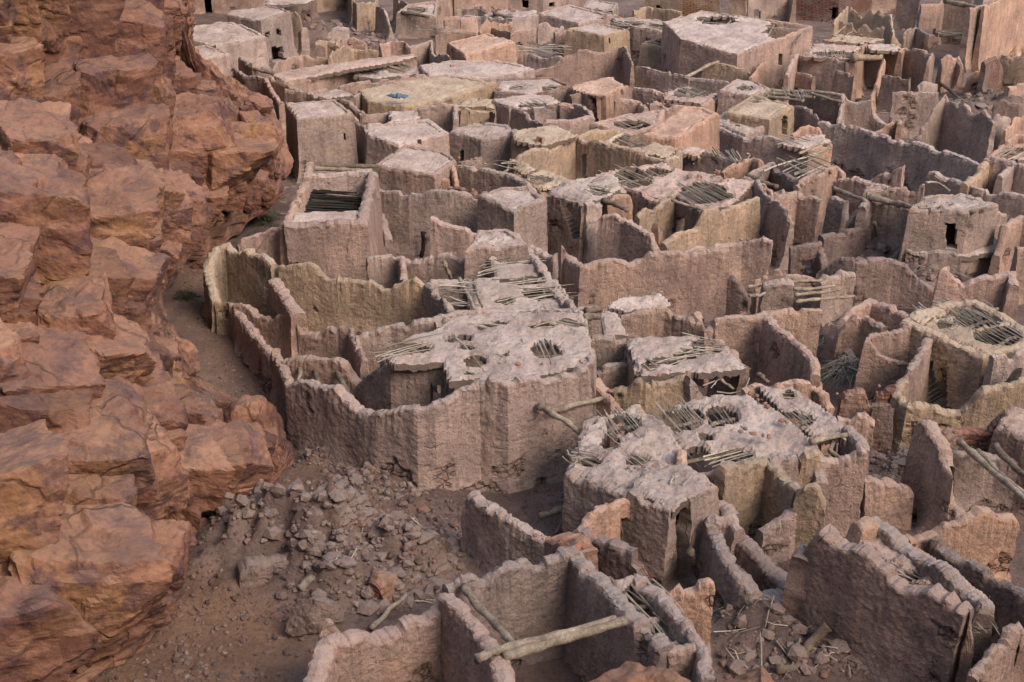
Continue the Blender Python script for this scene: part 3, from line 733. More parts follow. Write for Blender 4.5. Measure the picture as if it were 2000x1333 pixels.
# fractured sandstone blocks standing out of the face, all on one bedding
kx = np.array(sorted(CL)); xbs = np.array([CL[k][-1][0] for k in kx], float)
def block(c, half, R3, n, rg):
    ax = np.concatenate([np.eye(3), -np.eye(3)]); ch = rg.normal(size=(7, 3)); ch /= np.linalg.norm(ch, axis=1)[:, None]
    N_ = np.concatenate([ax+rg.normal(0, .16, (6, 3)), ch]); N_ /= np.linalg.norm(N_, axis=1)[:, None]
    dd = np.concatenate([.80+.22*rg.random(6), .98+.35*rg.random(7)])
    th = np.linspace(0, np.pi, n+1); ph = np.linspace(0, 2*np.pi, 2*n, endpoint=False)
    T_, P_ = np.meshgrid(th, ph, indexing='ij'); d = np.stack([np.sin(T_)*np.cos(P_), np.sin(T_)*np.sin(P_), np.cos(T_)], -1).reshape(-1, 3)
    dot = d@N_.T; r = np.where(dot > .03, dd/np.maximum(dot, .03), 9).min(1)
    V = (d*r[:, None]*half)@R3.T+c; m = 2*n; s_ = half.mean()
    nn = d@R3.T; V = V+nn*(s_*.12*facets(V*1.9/s_, 60, 18)+.04*fbm(V*1.5, 3, 61)+.05*facets(V*np.array([2.6, 2.6, 4.2]), 62, 16)+.025*facets(V*np.array([6, 6, 9.]), 63, 12))[:, None]
    F = []
    for q in range(n):
        a_ = q*m+np.arange(m); b_ = q*m+(np.arange(m)+1) % m; F.append(np.stack([a_, a_+m, b_+m, b_], 1))
    return V, np.concatenate(F)
rg = np.random.default_rng(77); placed = []
P3 = p0.reshape(ny_, nc_, 3); N3 = n0.reshape(ny_, nc_, 3)
for (count, s0, s1, sep, res) in ((60, 1.0, 1.7, 1.2, 56), (130, .55, 1.0, .75, 40), (480, .34, .62, .4, 22), (1100, .14, .32, .2, 12), (1400, .06, .14, .09, 7)):
    cur = []; tries = 0
    while len(cur) < count and tries < (7000 if s0 > .8 else count*9):
        tries += 1
        x, y = -180+760*rg.random(), -60+1420*rg.random()
        d2 = (sx-x)**2+(sy-y)**2; q = int(np.argmin(d2))
        if d2[q] > 64: continue
        c = p0[q]; nq = n0[q]; sz = s0+(s1-s0)*rg.random(); dist = np.linalg.norm(c-np.array([0, 0, CH])); pxs = FPX/dist
        xb = min(np.interp(sy[q], kx, xbs), np.interp(sy[q]-.75*sz*pxs, kx, xbs)+.35*sz*pxs)
        if sx[q]+sz*pxs*(1.15 if c[1] < 47 else 1.0) > xb: continue
        if flat[q] > .5 and sz > .3: continue
        if flat[q] > .5 and rg.random() > .25: continue
        if any(np.linalg.norm(c-o) < sep*(1 if w_ == s0 else 0) for o, w_ in cur): continue
        tall = c[1] > 48
        half = sz*np.array([.85+.3*rg.random(), .75+.3*rg.random(), (.85+.6*rg.random()) if tall else (.5+.35*rg.random())])
        yaw = rg.normal(.45, .2); tz = rg.normal(0, .07)
        cy_, sy_ = math.cos(yaw), math.sin(yaw); Rz = np.array([[cy_, -sy_, 0], [sy_, cy_, 0], [0, 0, 1.]]); ct, st = math.cos(.22+tz), math.sin(.22+tz)
        Rx = np.array([[ct, 0, st], [0, 1, 0], [-st, 0, ct]]); R3 = Rx@Rz
        supp = np.abs(R3.T@nq)@half                       # half extent along the face normal
        cc = c-nq*supp*(.86-.28*rg.random()-(.12 if sz < .6 else 0))-nq*.12
        V, F = block(cc, half, R3, res, rg)
        vx, vy = proj(V); over = (vx-np.interp(vy, kx, xbs)) > (2 if sz > .2 else 8)
        if (over & (V[:, 2] > gz(V[:, 0], V[:, 1])-.05)).any(): continue
        cur.append((c, s0)); Vs.append(V); Fs.append(F+k0); Gs.append(np.zeros(len(V))); k0 += len(V)
nz = np.nonzero((n0[:, 2] > .55) & (np.abs(sx-200) < 420))[0]; pk = rg.choice(nz, 5000); off_ = rg.normal(0, .12, (5000, 3)); szs = .025+.11*rg.random(5000)**4
keep_ = sx[pk] < np.interp(sy[pk], kx, xbs)-4
SV, ST_ = stones((p0[pk]-n0[pk]*.08+off_*np.array([1, 1, .2]))[keep_], szs[keep_], rg); struct('scree', SV, np.zeros((0, 4), int), 'red_stone', None, False, 'stuff', ST_)
struct('cliff', np.concatenate(Vs), np.concatenate(Fs), 'sandstone', dict(gravel=np.concatenate(Gs)), smooth=False)

# loose stones: uncountable ground cover
def scatter(polys, kind='rubble', mat='rubble_stone'):
    rg = rng(); pts = []; sz = []
    for poly, n, s0, s1 in polys:
        pa = np.array(poly, float); mn, mx = pa.min(0), pa.max(0)
        x = mn[0]+(mx[0]-mn[0])*rg.random(n*3); y = mn[1]+(mx[1]-mn[1])*rg.random(n*3)
        k = inpoly(x, y, poly); x, y = x[k][:n], y[k][:n]
        w_ = np.array([P(a_, b_) for a_, b_ in zip(x, y)])
        cl = .5+.9*fbm(w_*1.1, 2, 600); kk = rg.random(len(w_)) < np.clip(cl, .15, 1); w_ = w_[kk]
        s = (s0+(s1-s0)*rg.random(len(w_))**5)*.72
        w_[:, 2] = ghgt(w_[:, 0], w_[:, 1])+s*.15; pts.append(w_); sz.append(s)
    V, T = stones(np.concatenate(pts), np.concatenate(sz), rg)
    so_ = struct(kind, V, np.zeros((0, 4), int), mat, None, False, 'stuff', T)
    if kind == 'clods': so_.color = (.74, .70, .69, 1)
scatter([([(430, 610), (330, 560), (390, 520), (420, 610), (560, 850), (600, 950), (560, 880), (380, 740)], 1500, .012, .10),
         ([(560, 840), (600, 860), (760, 960), (900, 990), (900, 1060), (620, 1000), (500, 1000)], 2200, .02, .14),
         ([(330, 1130), (420, 1100), (560, 1230), (610, 1333), (150, 1333), (280, 1260)], 3000, .012, .12),
         ([(360, 520), (330, 590), (420, 740), (480, 800), (540, 800), (420, 620), (410, 520)], 1400, .012, .08)], 'gravel')
scatter([([(400, 1070), (520, 1000), (900, 1000), (910, 1130), (850, 1190), (640, 1250), (560, 1180), (450, 1120)], 3600, .03, .20),
         ([(560, 1180), (640, 1250), (600, 1290), (540, 1220)], 260, .04, .22),
         ([(1390, 1150), (1560, 1130), (1640, 1250), (1780, 1333), (1400, 1333)], 1500, .02, .17),
         ([(1050, 960), (1120, 930), (1110, 1060), (990, 1020)], 300, .03, .15),
         ([(1620, 980), (1760, 960), (1830, 1010), (1700, 1060)], 300, .02, .12),
         ([(1400, 960), (1500, 960), (1560, 1100), (1420, 1100)], 400, .03, .15)], 'rubble')
scatter([([(400, 1070), (520, 1000), (700, 1010), (760, 1130), (640, 1180), (450, 1120)], 1300, .07, .34), ([(600, 1090), (900, 1060), (880, 1180), (650, 1250), (560, 1190)], 1300, .06, .32), ([(1400, 1180), (1560, 1160), (1780, 1320), (1420, 1333)], 700, .05, .30), ([(610, 890), (760, 960), (860, 985), (700, 990), (590, 900)], 500, .05, .24), ([(590, 40), (700, 40), (780, 70), (790, 108), (640, 70), (600, 60)], 500, .12, .6), ([(1880, 190), (1990, 150), (1990, 240), (1860, 240)], 300, .1, .5), ([(1600, 440), (1780, 440), (1880, 560), (1780, 600), (1600, 520)], 500, .06, .4), ([(1690, 880), (1800, 900), (1800, 960), (1700, 960)], 160, .05, .25)], 'clods', 'mud_plaster')
scatter([([(1600, 440), (1780, 440), (1900, 560), (1780, 640), (1560, 700), (1600, 560)], 1500, .03, .22),
         ([(740, 430), (840, 430), (840, 510), (740, 510)], 260, .03, .18), ([(430, 560), (560, 560), (580, 620), (460, 610)], 260, .03, .16),
         ([(1040, 440), (1180, 450), (1120, 530), (1030, 480)], 260, .03, .16), ([(1720, 840), (1830, 860), (1830, 960), (1700, 940)], 300, .03, .18),
         ([(1640, 230), (1990, 180), (1990, 330), (1640, 330)], 1000, .03, .28), ([(590, 40), (760, 40), (800, 110), (600, 110)], 500, .05, .3),
         ([(700, 640), (1600, 500), (1600, 760), (1150, 800), (700, 780)], 900, .03, .14), ([(800, 0), (1900, 0), (1900, 130), (800, 130)], 1500, .05, .3),
         ([(400, 130), (1900, 130), (1900, 430), (560, 430)], 3200, .03, .2)], 'rubble')

def BO(label, x, y, Y, size, seed, tn='n', planes=16, rz=0):
    N('boulder', 'boulder', label, tn)
    V, F = boulder(PY(x, y, Y), size, seed, planes=planes)
    add('boulder', V, F, 'sandstone')
fG = lambda y, Y: Y*Gn(y)/Go(y)
BO('big angular boulder leaning on the scree ledge of the red cliff', 338, 250, 58.6, (1.15, 1.0, .95), 11, planes=8)
BO('rounded orange boulder at the end of the cliff spur beside the alley', 500, 852, 37.3, (.9, .8, 1.05), 12)
BO('square capping block on the cliff nose with a crack under it', 72, 388, 37.4, (1.15, .9, .75), 13, planes=8)
BO('low rounded boulder where the cliff foot meets the sandy path', 280, 1185, 28.3, (.75, .6, .6), 14)
BO('dark purple rounded rock capping the pillar at the picture edge', 28, 640, 32.4, (.8, .8, .9), 15, 'd')
BO('orange block with flat top at the tip of the gravel terrace', 335, 705, 41.6, (.75, .6, .65), 16, 'n', 8)
BO('tan rock lump on the cliff shoulder above the alley house', 490, 215, 64, (.9, .9, .6), 17)
BO('grey brown rock at the inner bend of the alley under the cliff', 395, 520, 54.5, (.4, .35, .3), 18, 'd')
BO('wide flat topped orange boulder at the bottom of the view', 1255, 1387, 15.5, (.95, .8, .6), 21, 'n', 22)
BO('long low orange boulder beside the wide flat topped one', 1475, 1402, 15.5, (.6, .7, .58), 22, 'n', 22)

def shrub(label, x, y, r, hgt, n, Y=None):
    rg = rng(); N('shrub', 'shrub', label); o = P(x, y) if Y is None else PY(x, y, Y); ts = []
    for k in range(n):
        a, e = rg.random()*6.28, rg.random(); d = np.array([math.cos(a)*e*r, math.sin(a)*e*r, hgt*(1-.6*e*e)*(.6+.5*rg.random())])
        b_ = o+np.array([math.cos(a)*e*r*.3, math.sin(a)*e*r*.3, -.05]); m_ = b_+d*.5+rg.normal(0, .03, 3)
        ts.append(tube([b_, m_, b_+d], [.010, .008, .003], 3))
        for _ in range(3):
            q = b_+d*(.5+.5*rg.random()); ts.append(tube([q, q+rg.normal(0, .07, 3)], [.016, .004], 3))
    V, F, T = merge(ts); add('foliage', V, F, 'dry_shrub', tri=T)
shrub('low grey green shrub in the dark gap behind the tarred roof house', 522, 432, .75, .45, 160)
shrub('small dull green shrub at the foot of the cliff in the alley', 363, 582, .42, .3, 110)
shrub('tiny spiky tuft growing on the cliff shoulder', 393, 212, .3, .3, 60, 62.3)

# fallen palm ribs and straw lying on the floors of the ruins
rg = rng(); paths = []
for poly, n in (([(1600, 440), (1780, 440), (1900, 560), (1780, 660), (1560, 700)], 110), ([(1400, 1150), (1600, 1200), (1780, 1320), (1440, 1320)], 22), ([(400, 150), (1900, 150), (1900, 430), (560, 430)], 220),
                ([(700, 640), (1600, 500), (1600, 760), (1150, 800)], 80), ([(1640, 190), (1990, 180), (1990, 330), (1640, 330)], 110), ([(800, 10), (1800, 10), (1800, 130), (800, 130)], 160), ([(560, 1080), (900, 1060), (860, 1200), (640, 1240)], 8)):
    pa = np.array(poly, float); mn, mx = pa.min(0), pa.max(0); k = 0
    while k < n:
        x, y = mn+(mx-mn)*rg.random(2)
        if not inpoly(np.array([x]), np.array([y]), poly)[0]: continue
        k += 1; o = P(x, y)
        for _ in range(int(rg.integers(1, 5))):
            a = rg.random()*6.28; l = .15+.45*rg.random()**2; d = np.array([math.cos(a), math.sin(a), 0])*l; c = o+np.array([*rg.normal(0, .25, 2), 0])
            paths.append([c-d, c+d*.1+rg.normal(0, .03, 3), c+d])
pp = np.array(paths); fl_ = pp.reshape(-1, 3); pp[..., 2] = ghgt(fl_[:, 0], fl_[:, 1]).reshape(pp.shape[:2])+.04+.1*rg.random(pp.shape[:2])
ts = [tube(q, [.016, .013, .008], 4) for q in pp]
V, F, T = merge(ts); struct('debris', V, F, 'dry_stick', None, False, 'stuff', T)
# red stones and clods lying along wall crests and roof edges
cre = [((1150, 650), (1160, 690), 3.25, 16), ((1130, 705), (1158, 698), 3.3, 14), ((1180, 655), (1148, 660), 3.0, 8), ((1165, 740), (1195, 780), 2.4, 10), ((1240, 735), (1330, 720), 2.7, 8), ((1400, 620), (1480, 612), 2.5, 12), ((1470, 765), (1530, 825), 2.6, 26),
       ((1640, 770), (1745, 757), 1.7, 22), ((1840, 842), (1940, 835), 1.85, 30), ((1695, 812), (1708, 820), 2.4, 6), ((1160, 800), (1240, 795), 2.5, 10), ((1420, 468), (1500, 462), 2.6, 10), ((1440, 330), (1390, 338), 2.8, 24), ((1330, 340), (1420, 350), 2.8, 20), ((1030, 1040), (1140, 1070), 2.2, 10),
       ((870, 122), (980, 182), 2.3, 12), ((1080, 205), (1150, 218), 2.4, 12), ((650, 80), (720, 84), 1.5, 26), ((930, 14), (1000, 20), 1.9, 40), ((1180, 32), (1240, 36), 2.1, 30), ((1230, 195), (1300, 200), 2.3, 14), ((900, 195), (960, 190), 2.4, 10), ((900, 310), (960, 320), 2.4, 14), ((1660, 60), (1700, 70), 2.6, 8), ((1580, 80), (1620, 82), 2.9, 10), ((1560, 365), (1640, 330), 2.5, 20), ((1700, 1070), (1830, 1140), 2.45, 16), ((860, 620), (1140, 615), 2.9, 30), ((1240, 660), (1390, 660), 2.75, 14), ((1300, 800), (1580, 870), 2.6, 26), ((780, 680), (1100, 720), 3.3, 30), ((1200, 915), (1320, 900), 2.5, 16), ((1790, 400), (1920, 390), 3.2, 20)]
pts = []; sz = []
for a, b, h, n in cre:
    for _ in range(n):
        f = rg.random(); p = P(a[0]+(b[0]-a[0])*f+rg.normal(0, 5), a[1]+(b[1]-a[1])*f+rg.normal(0, 3), h); 
        if rg.random() < .5: continue
        pts.append(p+np.array([0, 0, -.03])); sz.append((.03+.06*rg.random()**2)*max(1, p[1]/45))
V, T = stones(np.array(pts), np.array(sz), rg); struct('rubble', V, np.zeros((0, 4), int), 'red_stone', None, False, 'stuff', T)
# ================================================================== THE TOWN (photo pixels, heights above the ground)
HO, RH, RW = 'mud_house', 'roofless_house', 'ruined_wall'
def house(label, tn='n'): N(HO, 'mud house', label, tn)
def ruin(label, tn='n'): N(RH, 'ruined house', label, tn)
def wall(label, nodes, tn='n', **k): N(RW, 'wall', label, tn); W(nodes, part='wall', **k)

# ---------------- far edge of the town
house('plain back house with a narrow doorway, behind the house with the spotted roof', 'p')
H([(362, -42), (505, -48), (520, -78), (380, -75)], 2.9, op=[(400, 0, 414, 40), (372, 0, 379, 10)])
house('house whose thatched eave shades a dark porch beside a tall plastered wall')
R([(520, 8), (600, 6), (616, -2), (616, -38), (530, -34)], 2.5, lump=1.4); W([(612, -48, 3.1), (680, -54, 3.1), (690, -8, 2.4)], tn='y'); W([(520, -16, 2.8), (612, -32, 2.8)], op=[(600, 26, 607, 60)], tn='d')
wall('light plastered wall stub standing proud of the tall wall near the far edge', [(690, 2, 2.2), (698, 8, 2.3), (733, 2, 2.3), (736, -8, 2.2)], 'y')
wall('jagged wall sloping down beside the light plastered stub', [(735, 12, 2.2), (750, 18), (756, 34), (764, 60, .8)])
house('low far house with a thick log sticking out of its broken roof')
H([(778, 24), (848, 30), (852, 6), (800, 8)], 1.9, holes=[(815, 18, 16, 6)]); B([(785, 24, 1.9), (838, 34, 1.8)], .16, 'd')
ruin('far roofless house behind the low house with the protruding log', 'p')
W([(770, -10, 2.2), (800, 10, 2.2), (845, 2, 2.4), (885, -8, 2.4)]); W([(885, -12, 2.6), (990, -18, 2.6)], op=[(1020, 0, 1030, 14)])
house('far house with a dark doorway and a small square window at the frame top')
H([(905, -18), (1060, -6), (1160, -30), (1000, -45)], 2.4, op=[(1021, 0, 1031, 16), (1074, 4, 1084, 16)])
house('small far house with a rounded roof and dark side opening')
H([(1140, 14), (1195, 20), (1204, 6), (1150, -2)], 1.6, op=[(1190, 14, 1197, 26)], lump=1.6)
house('far house with a pale humped roof in front of the windowed house')
H([(1055, 26), (1130, 44), (1192, 30), (1112, 10)], 1.7, lump=1.6)
ruin('far courtyard with old beams and red stones on its wall')
W([(890, 20, 1.6), (935, 14, 1.8), (955, 22, 1.6)]); W([(900, 30, 1.6), (940, 32, 1.5), (1000, 36, 1.6), (1050, 26, 1.7)]); R([(945, 30), (1050, 32), (1045, 20), (960, 18)], 1.5, lump=2); B([(965, 28, 1.6), (1010, 36, 1.5)], .13, 'd')
wall('rounded low wall lump in front of the far beams', [(868, 38, 1.6), (885, 32, 1.8), (900, 36, 1.7), (930, 34, 1.6)], 'p')
house('far pale wall house with a little window beside the wide flat roofed building', 'y')
H([(1262, -16), (1330, -6), (1330, -34), (1270, -40)], 2.7, op=[(1282, 12, 1291, 20)])
ruin('row of broken room walls behind the wide flat roofed building', 'y')
W([(1310, -14, 2.7), (1408, -10, 2.7)], mat='mud_brick'); W([(1425, -12, 2.8), (1460, -10, 2.8)]); W([(1462, -16, 2.9), (1535, -18, 2.9), (1545, -6, 2.4)], op=[(1474, 18, 1484, 60)], tn='w'); W([(1540, -12, 2.5), (1552, 0, 2.4)])
house('brick house with a shuttered window behind the yellow crenellated ruin', 'd')
H([(1565, -34), (1640, -26), (1700, -48), (1610, -60)], 3.0, op=[(1622, 16, 1638, 40)], mat='mud_brick')
house('far orange block filling the gap beside the brick house', 'p')
H([(1660, -44), (1762, -40), (1790, -62), (1680, -66)], 2.9)
wall('broken pink room wall standing in the rubble of the dark side alley', [(1838, 118, 2.0), (1850, 108), (1872, 112, 2.1), (1880, 135, 1.5)], 'p')
wall('low jagged wall stub beyond the free standing cracked panel', [(1792, 170, 1.6), (1806, 160), (1830, 164, 1.7)], 'n')
wall('slanting wall fragment with straw at the frame beyond the brick edged pier', [(1940, 205, 1.5), (1958, 196), (1990, 200, 1.7), (2030, 192, 1.7)], 'd')
wall('low crumbling wall in the rubble yard nearest the far edge', [(606, 96, 1.3), (622, 88), (634, 92, 1.4)], 'd')
ruin('small three sided stall of broken walls between the far low house and the light stub', 'p')
W([(742, 84, 1.3), (760, 76, 1.5), (790, 80, 1.4)]); W([(790, 80, 1.4), (800, 92, 1.1)])
wall('stepped wall remnant behind the pair of small knobbly rooms', [(1050, 50, 1.5), (1068, 42), (1086, 46, 1.6), (1100, 52, 1.2)], 'n')
wall('brown wall fragment beside the far small house with a rounded roof', [(1205, 44, 1.4), (1222, 36), (1240, 40, 1.5)], 'd')
wall('low plaster wall dividing the ground before the tall long wall with rows of holes', [(1890, 150, 1.3), (1905, 140), (1930, 146, 1.4)], 'o')
ruin('collapsed corner room in the ground between the brick house and the pier', 'n')
W([(1770, 60, 1.6), (1790, 50, 1.8), (1812, 66, 1.5)]); W([(1770, 60, 1.6), (1764, 74, 1.2)])
wall('pale broken partition in the yard of the house with two square windows', [(640, 60, 1.5), (655, 52), (682, 56, 1.6)], 'w')
wall('rounded ruin wall near the far edge by the low house with the protruding log', [(850, 66, 1.5), (870, 56), (900, 58), (930, 64, 1.5)], 'p')
wall('thin ruin wall before the far pale wall house', [(1236, 20, 1.6), (1262, 12, 1.8), (1300, 18), (1330, 24, 1.6)], 'y')
ruin('tall ruined building with a lintel beam over a black opening', 'p')
W([(1756, -22, 3.1), (1800, -18, 3.1)], tn='d'); W([(1798, 10, 3.2), (1836, 8, 3.2), (1846, -6, 3.2)], op=[(1806, 58, 1830, 72)]); W([(1846, -16, 3.8), (1900, -14, 3.8)], tn='d')
W([(1893, 16, 4.3), (1919, 10, 4.3)]); B([(1846, 2, 3.9), (1912, 16, 3.9)], .2, 'p'); B([(1835, 70, 2.0), (1890, 66, 2.0)], .12); ST([(1838, 72), (1888, 72), (1888, 60), (1838, 60)], 2.0, (10, 0), gap=.2)
wall('tall long wall with rows of small holes at the upper picture edge', [(1921, 12, 4.4), (1945, 4), (1960, -2, 4.5), (2050, -30, 4.6)], 'o')
house('flat far house beyond the tall holed wall'); H([(1930, -40), (2060, -60), (2040, -90), (1920, -70)], 4.0)

# ---------------- upper left quarter
house('flat roofed house with dark droppings spotting its pale roof', 'w')
H([(422, 88), (513, 69), (470, 48), (440, 42), (366, 54), (358, 76)], 2.2, rtn='w')
house('small low house with a pale roof tucked against the red cliff', 'w')
H([(392, 119), (446, 104), (402, 90), (350, 93), (350, 108)], 1.7, rtn='w')
house('house with two small square windows above a black low opening')
H([(509, 40), (563, 20), (525, 12), (452, 20), (446, 28)], 3.0, op=[(518, 63, 526, 75), (541, 57, 549, 70), (531, 92, 560, 122)]); B([(528, 34, 2.9), (545, 38, 2.8)], .1)
wall('yellowish ragged wall joined to the house with two square windows', [(560, 22, 2.9), (575, 22), (588, 34), (591, 48, 2.0)], 'y')
wall('thin white pillar of a broken wall beside the yellowish ragged wall', [(588, 52, 2.1), (595, 57, 2.0)], 'w', t=.7)
wall('curved yellow plastered wall around a small yard', [(643, 112, 1.6), (650, 100, 1.7), (668, 93), (690, 92, 1.6), (738, 100, 1.4)], 'y')
wall('low green tinged wall corner behind the curved yellow wall', [(617, 98, 1.2), (618, 80, 1.5), (640, 82, 1.4), (662, 90, 1.2)], 'y')
wall('pink mud wall rising out of rubble behind the curved yellow wall', [(655, 84, 1.0), (690, 74, 1.3), (715, 84, 1.0)], 'p')
wall('rounded thick pink wall in front of the black low opening', [(532, 133, 1.3), (540, 122), (552, 116, 1.5), (590, 109, 1.5), (640, 113, 1.4)], 'p')
wall('grey tilted wall fragment with old beams near the cliff', [(468, 113, 1.7), (495, 126, 1.6), (528, 134, 1.3)], 'g')
L('dark beam lying against the grey tilted wall fragment', [(484, 130, 1.4), (537, 147, 1.2)], .14, 'd')
house('long terrace roof with an orange front rim, in front of the rounded pink wall', 'p')
R([(556, 160), (690, 133), (812, 112), (806, 104), (700, 116), (590, 131), (537, 143)], 2.0); W([(560, 160, 2.05), (640, 146, 2.05), (700, 131, 2.05), (812, 113, 2.05)]); W([(537, 145, 2.0), (560, 162, 2.0)])
house('half collapsed stick roof with a hole, at the end of the long terrace roof')
R([(690, 146), (700, 132), (770, 118), (838, 138), (740, 152)], 1.9, holes=[(775, 131, 22, 9), (720, 140, 16, 4)], sd=(10, 3))
wall('long sagging wall crest in front of the long terrace roof', [(527, 150, 2.4), (560, 166), (600, 174, 2.3), (640, 173), (707, 160, 2.4), (760, 154), (838, 144, 2.4)], 'p')
ruin('narrow walled passage between the cliff and the sagging wall')
W([(455, 135, 2.0), (480, 148, 2.2), (522, 152, 2.3)]); W([(520, 154, 2.3), (533, 180, 2.2), (550, 198, 2.2)], tn='p'); W([(455, 136, 2.0), (448, 150, 1.8)])
wall('two cracked upright mud slabs beside the cliff shoulder', [(390, 136, 1.7), (418, 139, 1.8), (422, 150), (426, 139), (446, 148, 1.7)], 'p')
wall('grey narrow buttress wall at the mouth of the alley by the cube house', [(508, 202, 1.8), (528, 204, 1.9), (536, 226, 1.6)], 'g')
ruin('small yard with a pale roof scrap behind the cube house')
W([(556, 175, 2.2), (600, 181, 2.2), (640, 193, 2.2)]); R([(600, 183), (640, 192), (690, 184), (660, 172)], 2.0); W([(690, 190, 2.2), (705, 180, 2.2)])
house('cube house with one small dark window and a clean plastered front', 'n')
H([(583, 233), (684, 220), (652, 196), (562, 202)], 3.2, op=[(670, 262, 677, 276)], rtn='w', rag=.35)
house('house with a pale roof joined to the cube house by a curved stepped wall', 'w')
W([(684, 222, 2.9), (700, 236), (712, 246, 2.5), (722, 266, 2.3)]); H([(722, 262), (779, 282), (868, 258), (834, 235), (722, 243)], 2.4, op=[(816, 272, 824, 284)], rtn='w')
wall('pink tooth of wall between the cube house and its neighbour', [(668, 194, 2.6), (690, 200), (712, 222, 2.2)], 'p')
ruin('sunken room with smooth grey walls behind the curved stepped wall')
W([(700, 222, 2.2), (762, 215, 2.2), (770, 232, 2.1)]); R([(765, 236), (822, 230), (812, 214), (762, 216)], 2.1, tn='w')
house('house with an orange rimmed flat roof like a shallow tray', 'o')
H([(737, 322), (846, 341), (886, 312), (868, 297), (792, 284)], 2.4, rtn='w', tn='p'); W([(843, 344, 2.0), (876, 346, 2.0)]); W([(878, 318, 2.2), (888, 350, 1.8)], tn='o')
house('long pale roof with a blue plastic bundle lying on it', 'y')
H([(705, 176), (722, 198), (790, 206), (862, 196), (905, 178), (962, 160), (870, 147), (800, 155)], 2.3, rtn='y')
N('plastic_sheet', 'sheet', 'crumpled blue plastic sheet on the long pale roof'); V, F = boulder(P(778, 188, 2.42), (.5, .2, .1), 31, planes=20, rough=.5); add('sheet', V, F, 'blue_sheet')
house('wide pale roof in the middle distance with a step along its edge', 'w')
H([(824, 126), (842, 150), (958, 150), (1012, 142), (1037, 132), (970, 118), (880, 119)], 2.4, rtn='w')
house('house with a bright orange side wall beside the wide pale roof', 'o')
H([(912, 107), (1001, 81), (952, 66), (878, 84)], 2.3); W([(800, 94, 2.0), (842, 79, 2.2), (844, 104, 2.0), (880, 108, 2.2)], tn='n'); ST([(815, 62), (900, 66), (890, 52), (820, 52)], 1.6, (10, 2), gap=.16, r=.03)
ruin('pair of small rooms with knobbly walls behind the orange sided house', 'p')
W([(936, 62, 2.0), (950, 38), (968, 44), (985, 48, 2.0), (1000, 42, 2.0)], tn='o'); W([(952, 52, 2.0), (998, 64, 2.2), (1046, 56, 2.2)], op=[(1008, 84, 1020, 92)]); W([(868, 34, 2), (898, 33, 2.0)])
N('stick_heap', 'stick heap', 'tangled grey palm stick heap in front of the square cube with an arrow slit'); ST([(1015, 104), (1108, 108), (1108, 90), (1030, 88)], 1.4, (10, 2), gap=.09, r=.03, ang=.5, curve=.2)
house('square cube with a pale lit front and a tiny arched slit', 'y')
H([(1112, 57), (1180, 69), (1224, 58), (1162, 45)], 2.6, op=[(1188, 76, 1192, 85)], rtn='n'); W([(1082, 64, 2.2), (1112, 58, 2.3)], tn='p')
house('house with stick strewn roof and a dark window, behind the arched doorway cube')
H([(1240, 50), (1308, 62), (1332, 50), (1270, 36), (1200, 36)], 2.7, op=[(1262, 74, 1274, 84), (1224, 78, 1231, 120)], holes=[(1230, 44, 24, 5), (1285, 50, 22, 5)], tn='n')
house('small hollow cube with an arched doorway', 'y')
H([(1258, 85), (1318, 93), (1338, 83), (1286, 74)], 2.3, op=[(1291, 116, 1302, 150), (1293, 111, 1300, 120)], holes=[(1298, 83, 20, 5)])
house('wide flat roofed building with a sunken light well and blotched brown walls', 'p')
H([(1440, 106), (1584, 50), (1490, 38), (1372, 21), (1298, 42), (1332, 76)], 2.8, op=[(1521, 106, 1528, 128)], rtn='w', holes=[(1535, 58, 42, 15, (1, .1), 1.0), (1400, 38, 34, 8, (1, .1), 1.0)], t=.36)
W([(1355, 40, 2.95), (1400, 50, 2.95), (1440, 40, 2.95)], tn='y', rag=.3); W([(1440, 58, 2.9), (1505, 72, 2.9)], tn='y', rag=.3)
wall('big ragged wall climbing to a high corner, in front of the square cube', [(1030, 142, 1.4), (1062, 134), (1082, 129), (1108, 108), (1125, 100), (1145, 97), (1166, 104), (1190, 98), (1208, 88, 2.9), (1222, 90, 2.9), (1236, 128, 2.4)], 'p')
wall('broken scalloped little wall behind the foot of the big ragged wall', [(1024, 106, 1.5), (1040, 106), (1056, 114), (1068, 116), (1080, 110), (1092, 109), (1104, 116, 1.5)])
wall('low cracked wall panels before the arched doorway cube', [(1228, 132, 1.9), (1246, 129), (1262, 132), (1288, 140), (1302, 142), (1310, 141), (1346, 151, 1.9)])
wall('grey wall running down from the cracked wall panels', [(1346, 152, 1.6), (1425, 160, 1.6)], 'g')
ruin('small roofless room against the wide flat roofed building', 'y')
W([(1374, 128, 1.9), (1396, 122), (1412, 124), (1440, 132), (1467, 138, 1.9)]); W([(1465, 152, 1.9), (1478, 134), (1494, 118, 2.2)], tn='o'); W([(1376, 130, 1.8), (1378, 112, 1.8)])
L('long pale pole leaning on the wall of the small roofless room', [(1340, 151, 1.7), (1383, 128, 2.1), (1422, 116, 2.2)], .12, 'w')

